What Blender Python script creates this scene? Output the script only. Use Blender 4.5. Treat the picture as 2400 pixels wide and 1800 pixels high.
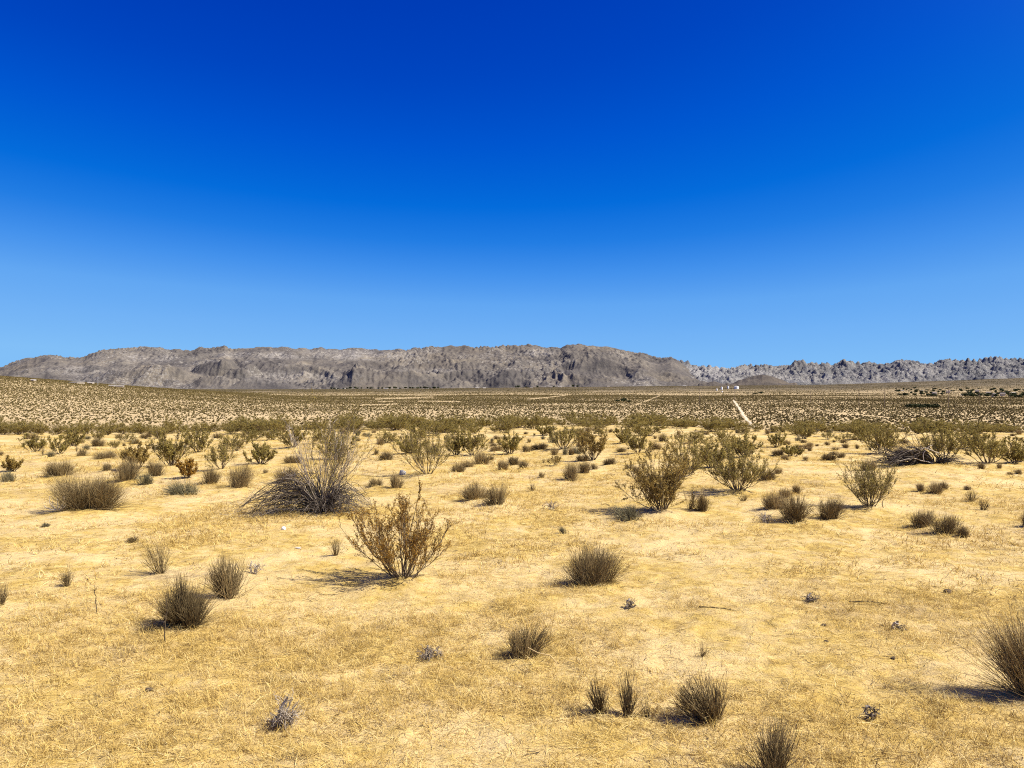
import bpy, math, random
import numpy as np

for _o in list(bpy.data.objects):
    bpy.data.objects.remove(_o)
scene = bpy.context.scene
COL = scene.collection
rng = np.random.default_rng(7)
random.seed(7)

# ------------------------------------------------------------------ camera, sky, sun, exposure
FPX, HORIZON, EYE = 1813.0, 912.0, 1.6          # focal length and horizon row measured on the 2400 x 1800 photograph
PITCH = math.atan((HORIZON - 900.0) / FPX)
cam_data = bpy.data.cameras.new("camera")
cam = bpy.data.objects.new("camera", cam_data)
COL.objects.link(cam)
cam_data.sensor_width = 36.0
cam_data.lens = 36.0 * FPX / 2400.0
cam_data.clip_start, cam_data.clip_end = 0.05, 30000.0
cam.location = (0, 0, EYE)
cam.rotation_euler = (math.radians(90) + PITCH, 0, 0)
scene.camera = cam

SUN_EL, SUN_AZ = 47.0, 103.0                    # azimuth clockwise from +Y: high on the right, a little behind the camera
EXPOSURE = 0.80
scene.view_settings.view_transform = 'Standard'
scene.view_settings.look = 'None'
scene.view_settings.exposure = EXPOSURE
scene.view_settings.gamma = 1.0
scene.view_settings.use_curve_mapping = False
scene.cycles.use_denoising = False
scene.cycles.filter_width = 1.1

sun_data = bpy.data.lights.new("sun", 'SUN')
sun_data.energy = 5.0
sun_data.angle = math.radians(0.5)
sun_data.color = (1.0, 0.95, 0.86)
sun = bpy.data.objects.new("sun", sun_data)
COL.objects.link(sun)
sun.rotation_euler = (math.radians(90 - SUN_EL), 0, math.radians(180 - SUN_AZ))


def lin(c):
    return tuple((v / 255 / 12.92) if v / 255 <= 0.04045 else ((v / 255 + 0.055) / 1.055) ** 2.4 for v in c)


world = bpy.data.worlds.new("World")
scene.world = world
world.use_nodes = True
wn = world.node_tree
wbg = wn.nodes['Background']
sky = wn.nodes.new('ShaderNodeTexSky')
sky.sky_type = 'NISHITA'
sky.sun_disc = False
sky.sun_elevation = math.radians(SUN_EL)
sky.sun_rotation = math.radians(SUN_AZ)
sky.altitude, sky.air_density, sky.dust_density, sky.ozone_density = 900, 1.0, 0.6, 2.0
wsep = wn.nodes.new('ShaderNodeSeparateColor')
wmul = wn.nodes.new('ShaderNodeMath'); wmul.operation = 'MULTIPLY'; wmul.inputs[1].default_value = 0.1
wramp = wn.nodes.new('ShaderNodeValToRGB')
wexp = wn.nodes.new('ShaderNodeVectorMath'); wexp.operation = 'SCALE'
wexp.inputs['Scale'].default_value = 10.0 / 2 ** EXPOSURE
SKY = [(0.085, (0, 52, 168)), (0.105, (0, 61, 182)), (0.122, (0, 70, 192)), (0.146, (0, 86, 207)), (0.184, (4, 108, 219)),
       (0.218, (34, 125, 227)), (0.262, (68, 146, 236)), (0.325, (98, 167, 242)), (0.42, (114, 178, 245)), (0.58, (130, 191, 247))]
for i, (p, c) in enumerate(SKY):
    e = wramp.color_ramp.elements[i] if i < 2 else wramp.color_ramp.elements.new(p)
    e.position = p
    e.color = (*lin(c), 1)
wn.links.new(sky.outputs[0], wsep.inputs[0])
wn.links.new(wsep.outputs[0], wmul.inputs[0])
wn.links.new(wmul.outputs[0], wramp.inputs[0])
wn.links.new(wramp.outputs[0], wexp.inputs[0])
# added warm fill round the sun, out of frame, to take blue from shadows
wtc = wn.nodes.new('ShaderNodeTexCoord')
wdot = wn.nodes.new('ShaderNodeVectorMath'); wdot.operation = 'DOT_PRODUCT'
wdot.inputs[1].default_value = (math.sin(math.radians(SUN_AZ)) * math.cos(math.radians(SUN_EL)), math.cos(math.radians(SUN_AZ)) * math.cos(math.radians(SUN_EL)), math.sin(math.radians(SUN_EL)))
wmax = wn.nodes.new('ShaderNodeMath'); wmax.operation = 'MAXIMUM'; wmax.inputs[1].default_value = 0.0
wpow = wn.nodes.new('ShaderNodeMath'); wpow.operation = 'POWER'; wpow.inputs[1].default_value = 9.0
wfill = wn.nodes.new('ShaderNodeVectorMath'); wfill.operation = 'SCALE'
wfill.inputs[0].default_value = (11.0, 8.2, 3.6)
wadd = wn.nodes.new('ShaderNodeVectorMath'); wadd.operation = 'ADD'
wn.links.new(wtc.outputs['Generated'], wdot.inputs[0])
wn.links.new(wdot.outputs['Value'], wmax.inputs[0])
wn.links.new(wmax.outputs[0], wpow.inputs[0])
wn.links.new(wpow.outputs[0], wfill.inputs['Scale'])
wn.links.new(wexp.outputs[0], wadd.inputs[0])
wn.links.new(wfill.outputs[0], wadd.inputs[1])
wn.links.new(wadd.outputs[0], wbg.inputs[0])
wbg.inputs[1].default_value = 0.1

# ------------------------------------------------------------------ noise in numpy


def _hash(ix, iy, s):
    n = (ix * 374761393 + iy * 668265263 + s * 974634777) & 0xffffffff
    n = ((n ^ (n >> 13)) * 1274126177) & 0xffffffff
    return ((n ^ (n >> 16)) & 0xffffffff) / 4294967296.0


def vnoise(x, y, s=0):
    x, y = np.asarray(x, float), np.asarray(y, float)
    ix, iy = np.floor(x).astype(np.int64), np.floor(y).astype(np.int64)
    fx, fy = x - ix, y - iy
    ux, uy = fx * fx * fx * (fx * (fx * 6 - 15) + 10), fy * fy * fy * (fy * (fy * 6 - 15) + 10)
    a, b = _hash(ix, iy, s), _hash(ix + 1, iy, s)
    c, d = _hash(ix, iy + 1, s), _hash(ix + 1, iy + 1, s)
    return (a + (b - a) * ux + (c - a) * uy + (a - b - c + d) * ux * uy) * 2 - 1


def fbm(x, y, s=0, o=4, g=0.5):
    t, a, f = 0.0, 1.0, 1.0
    for i in range(o):
        t = t + a * vnoise(x * f + 17.3 * i, y * f - 9.1 * i, s + i)
        a *= g
        f *= 2.03
    return t


def ridged(x, y, s=0, o=4, g=0.5):
    t, a, f = 0.0, 1.0, 1.0
    for i in range(o):
        t = t + a * (1 - 2 * np.abs(vnoise(x * f + 31.7 * i, y * f + 5.3 * i, s + i)))
        a *= g
        f *= 2.07
    return t


def worley(x, y, s=0):
    ix, iy = np.floor(x).astype(np.int64), np.floor(y).astype(np.int64)
    best = np.full(np.shape(x), 9.0)
    hid = np.zeros(np.shape(x))
    for dx in (-1, 0, 1):
        for dy in (-1, 0, 1):
            cx, cy = ix + dx, iy + dy
            px, py = cx + _hash(cx, cy, s), cy + _hash(cx, cy, s + 5)
            d = (x - px) ** 2 + (y - py) ** 2
            m = d < best
            best = np.where(m, d, best)
            hid = np.where(m, _hash(cx, cy, s + 9), hid)
    return np.sqrt(best), hid


def sstep(a, b, x):
    t = np.clip((x - a) / (b - a), 0, 1)
    return t * t * (3 - 2 * t)


# ------------------------------------------------------------------ terrain
MOUNDS = []                                      # (x, y, radius, height) of sand heaped round the shrubs
FAR_X = [-1500, 0, 600, 1000, 1200, 1500, 1700, 1950, 2200, 2400, 3000]
FAR_Y = [908, 914, 913, 910.5, 908.5, 905.5, 904.5, 902, 895.5, 890, 886]
RISE_X = [-1500, -300, 0, 150, 300, 500, 700]
RISE_A = [24, 27, 27, 22, 16.5, 9, 0]


def terrain(x, y):
    x, y = np.asarray(x, float), np.asarray(y, float)
    r = np.hypot(x, y)
    az = np.arctan2(x, np.maximum(y, 0.05 * r + 1e-6))
    px = 1200 + FPX * np.tan(np.clip(az, -1.2, 1.2))
    brow = 33 + 2.5 * np.sin(az * 7 + 1) + 3.5 * sstep(1900, 2300, px)
    z = -10.5 * sstep(brow, 140, r) - 0.25 * sstep(14, brow, r)
    zf = EYE + (HORIZON - np.interp(px, FAR_X, FAR_Y)) / FPX * 4500
    z = z + (zf + 10.7) * np.clip((r - 800) / 3700, 0, 1) ** 1.6
    z = z + np.interp(px, RISE_X, RISE_A) * sstep(300, 1120, r) * (1 - 0.8 * sstep(1150, 1900, r))
    z = z + 0.9 * fbm(x / 260, y / 260, 3, 3) * sstep(150, 320, r)
    near = 1 - sstep(60, 160, r)
    z = z + near * (0.055 * fbm(x / 5.5, y / 5.5, 11, 3) + 0.012 * vnoise(x / 0.9, y / 0.9, 21) * sstep(0, 2, r))
    return z


def mounds(x, y, z):
    for mx, my, mr, mh in MOUNDS:
        d2 = ((x - mx) ** 2 + (y - my) ** 2) / (mr * mr)
        z = z + mh * np.exp(-d2 * 1.5)
    return z


def micro(x, y):
    r = np.hypot(x, y)
    f = 1 - sstep(25, 60, r)
    return f * (0.013 * fbm(x / 0.28, y / 0.28, 41, 3) + 0.010 * np.maximum(0, vnoise(x / 0.13, y / 0.13, 47)))


def ground_z(x, y):
    return mounds(x, y, terrain(x, y))


def ray(px, py):
    dx, dz = (px - 1200) / FPX, -(py - 900) / FPX
    cy, cz = math.cos(PITCH) - dz * math.sin(PITCH), math.sin(PITCH) + dz * math.cos(PITCH)
    return dx, cy, cz


def at(px, py, limit=36.0):
    """ground point seen at a row and column of the photograph, and metres per photo pixel there"""
    dx, dy, dz = ray(px, py)
    t = np.geomspace(1.5, 6000, 5000)
    hit = np.nonzero(EYE + dz * t <= terrain(dx * t, dy * t))[0]
    tt = t[hit[0]] if len(hit) else limit
    if limit and tt > limit:
        tt = limit
    x, y = dx * tt, dy * tt
    return float(x), float(y), float(ground_z(x, y)), tt / FPX


# ------------------------------------------------------------------ mesh helpers


def mesh_np(name, V, Q, tone=None, smooth=False, T=None):
    me = bpy.data.meshes.new(name)
    V = np.ascontiguousarray(V, np.float32)
    Q = np.ascontiguousarray(Q, np.int32).reshape(-1, 4)
    T = np.zeros((0, 3), np.int32) if T is None else np.ascontiguousarray(T, np.int32).reshape(-1, 3)
    me.vertices.add(len(V))
    me.vertices.foreach_set('co', V.ravel())
    nl = len(Q) * 4 + len(T) * 3
    me.loops.add(nl)
    me.loops.foreach_set('vertex_index', np.concatenate([Q.ravel(), T.ravel()]))
    me.polygons.add(len(Q) + len(T))
    st = np.concatenate([np.arange(len(Q)) * 4, len(Q) * 4 + np.arange(len(T)) * 3]).astype(np.int32)
    me.polygons.foreach_set('loop_start', st)
    me.update(calc_edges=True)
    me.polygons.foreach_set('use_smooth', np.full(len(Q) + len(T), smooth))
    if tone is not None:
        a = me.attributes.new('tone', 'FLOAT', 'POINT')
        a.data.foreach_set('value', np.ascontiguousarray(tone, np.float32))
    me.validate()
    return me


class MB:
    """collects vertices, quads and a tone per vertex, for one mesh"""

    def __init__(self):
        self.v, self.q, self.t, self.n = [], [], [], 0

    def add(self, V, Q, tone):
        V = np.asarray(V, float).reshape(-1, 3)
        self.v.append(V)
        self.q.append(np.asarray(Q, int).reshape(-1, 4) + self.n)
        self.t.append(np.broadcast_to(np.asarray(tone, float), (len(V),)))
        self.n += len(V)

    def tubes(self, P, R, tone, sides=3):
        P, R = np.asarray(P, float), np.asarray(R, float)
        N, K, _ = P.shape
        T = np.gradient(P, axis=1)
        T /= np.linalg.norm(T, axis=2, keepdims=True) + 1e-9
        ref = rng.normal(size=(N, 1, 3))
        U = np.cross(T, np.broadcast_to(ref, T.shape))
        U /= np.linalg.norm(U, axis=2, keepdims=True) + 1e-9
        W = np.cross(T, U)
        a = np.arange(sides) * 2 * math.pi / sides
        V = P[:, :, None] + R[:, :, None, None] * (np.cos(a)[None, None, :, None] * U[:, :, None] + np.sin(a)[None, None, :, None] * W[:, :, None])
        idx = np.arange(N * K * sides).reshape(N, K, sides)
        j = (np.arange(sides) + 1) % sides
        Q = np.stack([idx[:, :-1], idx[:, :-1][:, :, j], idx[:, 1:][:, :, j], idx[:, 1:]], -1)
        self.add(V, Q, np.repeat(np.broadcast_to(np.asarray(tone, float).reshape(-1, 1), (N, K)).ravel(), sides))

    def leaves(self, C, size, tone, slim=0.5):
        n = len(C)
        A = rng.normal(size=(n, 3)); A /= np.linalg.norm(A, axis=1, keepdims=True)
        B = np.cross(A, rng.normal(size=(n, 3))); B /= np.linalg.norm(B, axis=1, keepdims=True) + 1e-9
        s = np.broadcast_to(np.asarray(size, float).reshape(-1, 1), (n, 1))
        V = np.stack([C - A * s, C + B * s * slim, C + A * s, C - B * s * slim], 1)
        self.add(V, np.arange(n * 4).reshape(n, 4), np.repeat(np.broadcast_to(tone, (n,)), 4))

    def mesh(self, name, smooth=False):
        return mesh_np(name, np.concatenate(self.v), np.concatenate(self.q), np.concatenate(self.t), smooth)


def link(name, me, mat, parent=None):
    o = bpy.data.objects.new(name, me)
    COL.objects.link(o)
    if mat and me is not None and not me.materials:
        me.materials.append(mat)
    if parent:
        o.parent = parent
    return o


def tag(o, label=None, cat=None, group=None, kind=None):
    if label: o['label'] = label
    if cat: o['category'] = cat
    if group: o['group'] = group
    if kind: o['kind'] = kind
    return o


def thing(name, label, cat, loc, rz=0.0, sc=(1, 1, 1), group=None):
    o = bpy.data.objects.new(name, None)
    COL.objects.link(o)
    o.empty_display_size = 0.1
    o.location, o.rotation_euler, o.scale = loc, (0, 0, rz), sc
    return tag(o, label, cat, group)


# ------------------------------------------------------------------ materials


class NT:
    def __init__(self, name):
        self.m = bpy.data.materials.new(name)
        self.m.use_nodes = True
        self.t = self.m.node_tree
        self.b = self.t.nodes['Principled BSDF']
        self.out = self.t.nodes['Material Output']
        self.b.inputs['Roughness'].default_value = 0.95
        self.b.inputs['Specular IOR Level'].default_value = 0.12

    def n(self, kind, **kw):
        nd = self.t.nodes.new('ShaderNode' + kind)
        for k, v in kw.items():
            setattr(nd, k, v)
        return nd

    def l(self, a, b):
        self.t.links.new(a, b)

    def noise(self, co, scale, detail=4, rough=0.55):
        nd = self.n('TexNoise')
        nd.inputs['Scale'].default_value = scale
        nd.inputs['Detail'].default_value = detail
        nd.inputs['Roughness'].default_value = rough
        self.l(co, nd.inputs['Vector'])
        return nd.outputs['Fac']

    def ramp(self, f, stops, mode='LINEAR'):
        nd = self.n('ValToRGB')
        nd.color_ramp.interpolation = mode
        for i, (p, c) in enumerate(stops):
            e = nd.color_ramp.elements[i] if i < 2 else nd.color_ramp.elements.new(p)
            e.position = p
            e.color = (*c, 1) if len(c) == 3 else c
        self.l(f, nd.inputs[0])
        return nd.outputs[0]

    def mix(self, f, a, b, mode='MIX'):
        nd = self.n('Mix', data_type='RGBA', blend_type=mode)
        for s, v in ((nd.inputs[0], f), (nd.inputs[6], a), (nd.inputs[7], b)):
            if isinstance(v, (int, float)): s.default_value = v
            elif isinstance(v, tuple): s.default_value = (*v, 1)
            else: self.l(v, s)
        return nd.outputs[2]

    def math(self, op, a, b):
        nd = self.n('Math', operation=op)
        for s, v in ((nd.inputs[0], a), (nd.inputs[1], b)):
            if isinstance(v, (int, float)): s.default_value = v
            else: self.l(v, s)
        return nd.outputs[0]

    def bump(self, h, strength, dist):
        nd = self.n('Bump')
        nd.inputs['Strength'].default_value = strength
        nd.inputs['Distance'].default_value = dist
        self.l(h, nd.inputs['Height'])
        self.l(nd.outputs[0], self.b.inputs['Normal'])


def tone_mat(name, stops, translucent=0.0):
    k = NT(name)
    at_ = k.n('Attribute', attribute_name='tone')
    c = k.ramp(at_.outputs['Fac'], stops)
    k.l(c, k.b.inputs['Base Color'])
    if translucent:
        tr = k.n('BsdfTranslucent')
        k.l(c, tr.inputs['Color'])
        ms = k.n('MixShader')
        ms.inputs[0].default_value = translucent
        k.l(k.b.outputs[0], ms.inputs[1]); k.l(tr.outputs[0], ms.inputs[2])
        k.l(ms.outputs[0], k.out.inputs['Surface'])
    return k.m


def plain(name, col, var=0.25, scale=3.0):
    k = NT(name)
    tc = k.n('TexCoord')
    f = k.noise(tc.outputs['Object'], scale)
    lo = tuple(v * (1 - var) for v in col); hi = tuple(min(1, v * (1 + var)) for v in col)
    k.l(k.ramp(f, [(0.3, lo), (0.7, hi)]), k.b.inputs['Base Color'])
    return k.m


M_stem = tone_mat('grass_stems', [(0, (0.060, 0.042, 0.020)), (0.45, (0.16, 0.116, 0.054)), (0.8, (0.30, 0.222, 0.105)), (1, (0.44, 0.34, 0.175))])
M_grey = tone_mat('grey_green_stems', [(0, (0.062, 0.056, 0.032)), (0.5, (0.155, 0.138, 0.078)), (1, (0.33, 0.28, 0.16))])
M_straw = tone_mat('dry_straw_tips', [(0, (0.22, 0.15, 0.06)), (0.5, (0.36, 0.26, 0.115)), (1, (0.5, 0.37, 0.18))], 0.15)
M_bark = tone_mat('creosote_bark', [(0, (0.060, 0.043, 0.028)), (0.6, (0.14, 0.104, 0.068)), (1, (0.28, 0.22, 0.15))])
M_pale = tone_mat('pale_bark', [(0, (0.12, 0.095, 0.070)), (0.6, (0.27, 0.22, 0.165)), (1, (0.46, 0.40, 0.32))])
M_deadw = tone_mat('dead_wood', [(0, (0.038, 0.030, 0.024)), (0.45, (0.085, 0.068, 0.053)), (0.8, (0.22, 0.18, 0.14)), (1, (0.42, 0.36, 0.29))])
M_olive = tone_mat('creosote_leaves', [(0, (0.13, 0.098, 0.028)), (0.5, (0.30, 0.235, 0.062)), (1, (0.48, 0.385, 0.125))], 0.4)
M_rust = tone_mat('rusty_leaves', [(0, (0.13, 0.068, 0.014)), (0.5, (0.33, 0.178, 0.030)), (1, (0.50, 0.31, 0.07))], 0.4)
M_gold = tone_mat('golden_leaves', [(0, (0.15, 0.10, 0.024)), (0.5, (0.31, 0.215, 0.06)), (1, (0.46, 0.33, 0.11))], 0.35)
M_grass = tone_mat('dry_ground_grass', [(0, (0.20, 0.125, 0.040)), (0.25, (0.40, 0.27, 0.078)), (0.6, (0.59, 0.43, 0.138)), (1, (0.73, 0.59, 0.285))], 0.2)
M_litter = tone_mat('dark_twigs', [(0, (0.035, 0.025, 0.017)), (0.7, (0.13, 0.095, 0.055)), (1, (0.27, 0.21, 0.14))])
M_scrub = tone_mat('valley_scrub', [(0, (0.075, 0.058, 0.020)), (0.5, (0.135, 0.103, 0.038)), (1, (0.22, 0.168, 0.070))])
M_tree = tone_mat('tree_leaves', [(0, (0.020, 0.026, 0.012)), (0.6, (0.045, 0.055, 0.022)), (1, (0.09, 0.095, 0.045))])
M_trunk = plain('tree_trunk', (0.13, 0.10, 0.07))
M_white = plain('white_paint', (0.80, 0.79, 0.76), 0.04)
M_paper = plain('white_paper', (0.86, 0.85, 0.82), 0.05, 30)
M_rock = plain('pale_rock', (0.42, 0.39, 0.35), 0.25, 12)
M_wall = plain('house_wall', (0.38, 0.33, 0.27), 0.1, 0.5)
M_roofp = plain('pale_roof', (0.38, 0.35, 0.31), 0.08, 0.5)
M_roofd = plain('dark_roof', (0.20, 0.17, 0.15), 0.15, 0.5)
M_pole = plain('wooden_pole', (0.16, 0.12, 0.09))
M_clod = plain('dark_clod', (0.07, 0.05, 0.035), 0.3, 20)


def make_ground_mat():
    k = NT('sandy_ground')
    tc = k.n('TexCoord')
    co = tc.outputs['Object']
    sand = k.ramp(k.noise(co, 0.35, 6), [(0.3, (0.505, 0.370, 0.160)), (0.7, (0.595, 0.452, 0.215))])
    thatch = k.ramp(k.noise(co, 9.0, 6, 0.65), [(0.28, (0.24, 0.150, 0.042)), (0.5, (0.45, 0.312, 0.086)), (0.75, (0.58, 0.425, 0.146))])
    cov = k.math('ADD', k.math('MULTIPLY', k.noise(co, 0.8, 5, 0.6), 0.6), k.math('MULTIPLY', k.noise(co, 5.5, 5, 0.7), 0.4))
    covf = k.ramp(cov, [(0.44, (0, 0, 0)), (0.56, (1, 1, 1))])
    col = k.mix(covf, sand, thatch)
    dirt = k.ramp(k.noise(co, 0.55, 6, 0.7), [(0.56, (0, 0, 0)), (0.68, (1, 1, 1))])
    col = k.mix(k.math('MULTIPLY', dirt, 0.75), col, k.ramp(k.noise(co, 14.0, 5, 0.7), [(0.35, (0.22, 0.15, 0.075)), (0.65, (0.46, 0.34, 0.18))]))
    spk = k.ramp(k.noise(co, 34.0, 3, 0.7), [(0.30, (1, 1, 1)), (0.40, (0, 0, 0))])
    col = k.mix(k.math('MULTIPLY', spk, 0.5), col, (0.20, 0.125, 0.05))
    # out on the valley floor: paler sand, then the brown scrub flat before the mountains
    geo = k.n('NewGeometry')
    ln = k.n('VectorMath', operation='LENGTH')
    k.l(geo.outputs['Position'], ln.inputs[0])
    r = ln.outputs['Value']
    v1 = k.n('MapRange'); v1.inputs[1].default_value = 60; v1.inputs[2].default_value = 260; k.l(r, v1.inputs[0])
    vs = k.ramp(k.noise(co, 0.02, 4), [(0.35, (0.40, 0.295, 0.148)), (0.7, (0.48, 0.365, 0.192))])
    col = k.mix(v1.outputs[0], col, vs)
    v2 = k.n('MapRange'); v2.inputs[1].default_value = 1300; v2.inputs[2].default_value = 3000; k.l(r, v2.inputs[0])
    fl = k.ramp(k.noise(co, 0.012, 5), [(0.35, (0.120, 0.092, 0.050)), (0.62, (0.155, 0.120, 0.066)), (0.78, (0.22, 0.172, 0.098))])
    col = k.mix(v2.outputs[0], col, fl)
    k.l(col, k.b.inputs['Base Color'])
    h = k.math('ADD', k.noise(co, 22.0, 6, 0.7), k.math('MULTIPLY', k.noise(co, 90.0, 3, 0.6), 0.4))
    k.bump(h, 0.8, 0.022)
    return k.m


def make_mountain_mat(name, stops, spots, spot_col, sc, bump=(0.6, 12.0)):
    k = NT(name)
    tc = k.n('TexCoord')
    co = tc.outputs['Object']
    a = k.math('ADD', k.math('MULTIPLY', k.noise(co, sc, 8, 0.62), 0.65), k.math('MULTIPLY', k.noise(co, sc * 9, 5, 0.6), 0.35))
    col = k.ramp(a, stops)
    big = k.ramp(k.noise(co, sc * 0.45, 4, 0.6), [(0.36, (0.84, 0.85, 0.88)), (0.50, (1, 1, 1)), (0.64, (1.16, 1.12, 1.03))])
    col = k.mix(1.0, col, big, 'MULTIPLY')
    reg = k.ramp(k.noise(co, sc * 0.8, 3), [(spots, (0, 0, 0)), (spots + 0.09, (1, 1, 1))])
    dots = k.ramp(k.noise(co, sc * 22, 4, 0.7), [(0.50, (0, 0, 0)), (0.60, (1, 1, 1))])
    col = k.mix(k.math('MULTIPLY', reg, dots), col, spot_col)
    scrub = k.ramp(k.noise(co, sc * 30, 3, 0.6), [(0.38, (1, 1, 1)), (0.46, (0, 0, 0))])
    col = k.mix(k.math('MULTIPLY', scrub, 0.40), col, (0.080, 0.068, 0.050))
    pale = k.n('Attribute', attribute_name='tone')
    pf = k.math('MULTIPLY', pale.outputs['Fac'], k.ramp(k.noise(co, sc * 14, 5, 0.7), [(0.40, (0, 0, 0)), (0.58, (1, 1, 1))]))
    col = k.mix(pf, col, tuple(v * 1.25 for v in spot_col))
    k.l(col, k.b.inputs['Base Color'])
    k.bump(k.noise(co, sc * 16, 8, 0.7), bump[0], bump[1])
    return k.m


# ------------------------------------------------------------------ the shrubs of the photograph
CROPS = {'A': (0, 780), 'B': (800, 780), 'C': (1600, 780), 'D': (0, 1200), 'E': (800, 1200), 'F': (1600, 1200)}
CF = 800 / 2212.0
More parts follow.
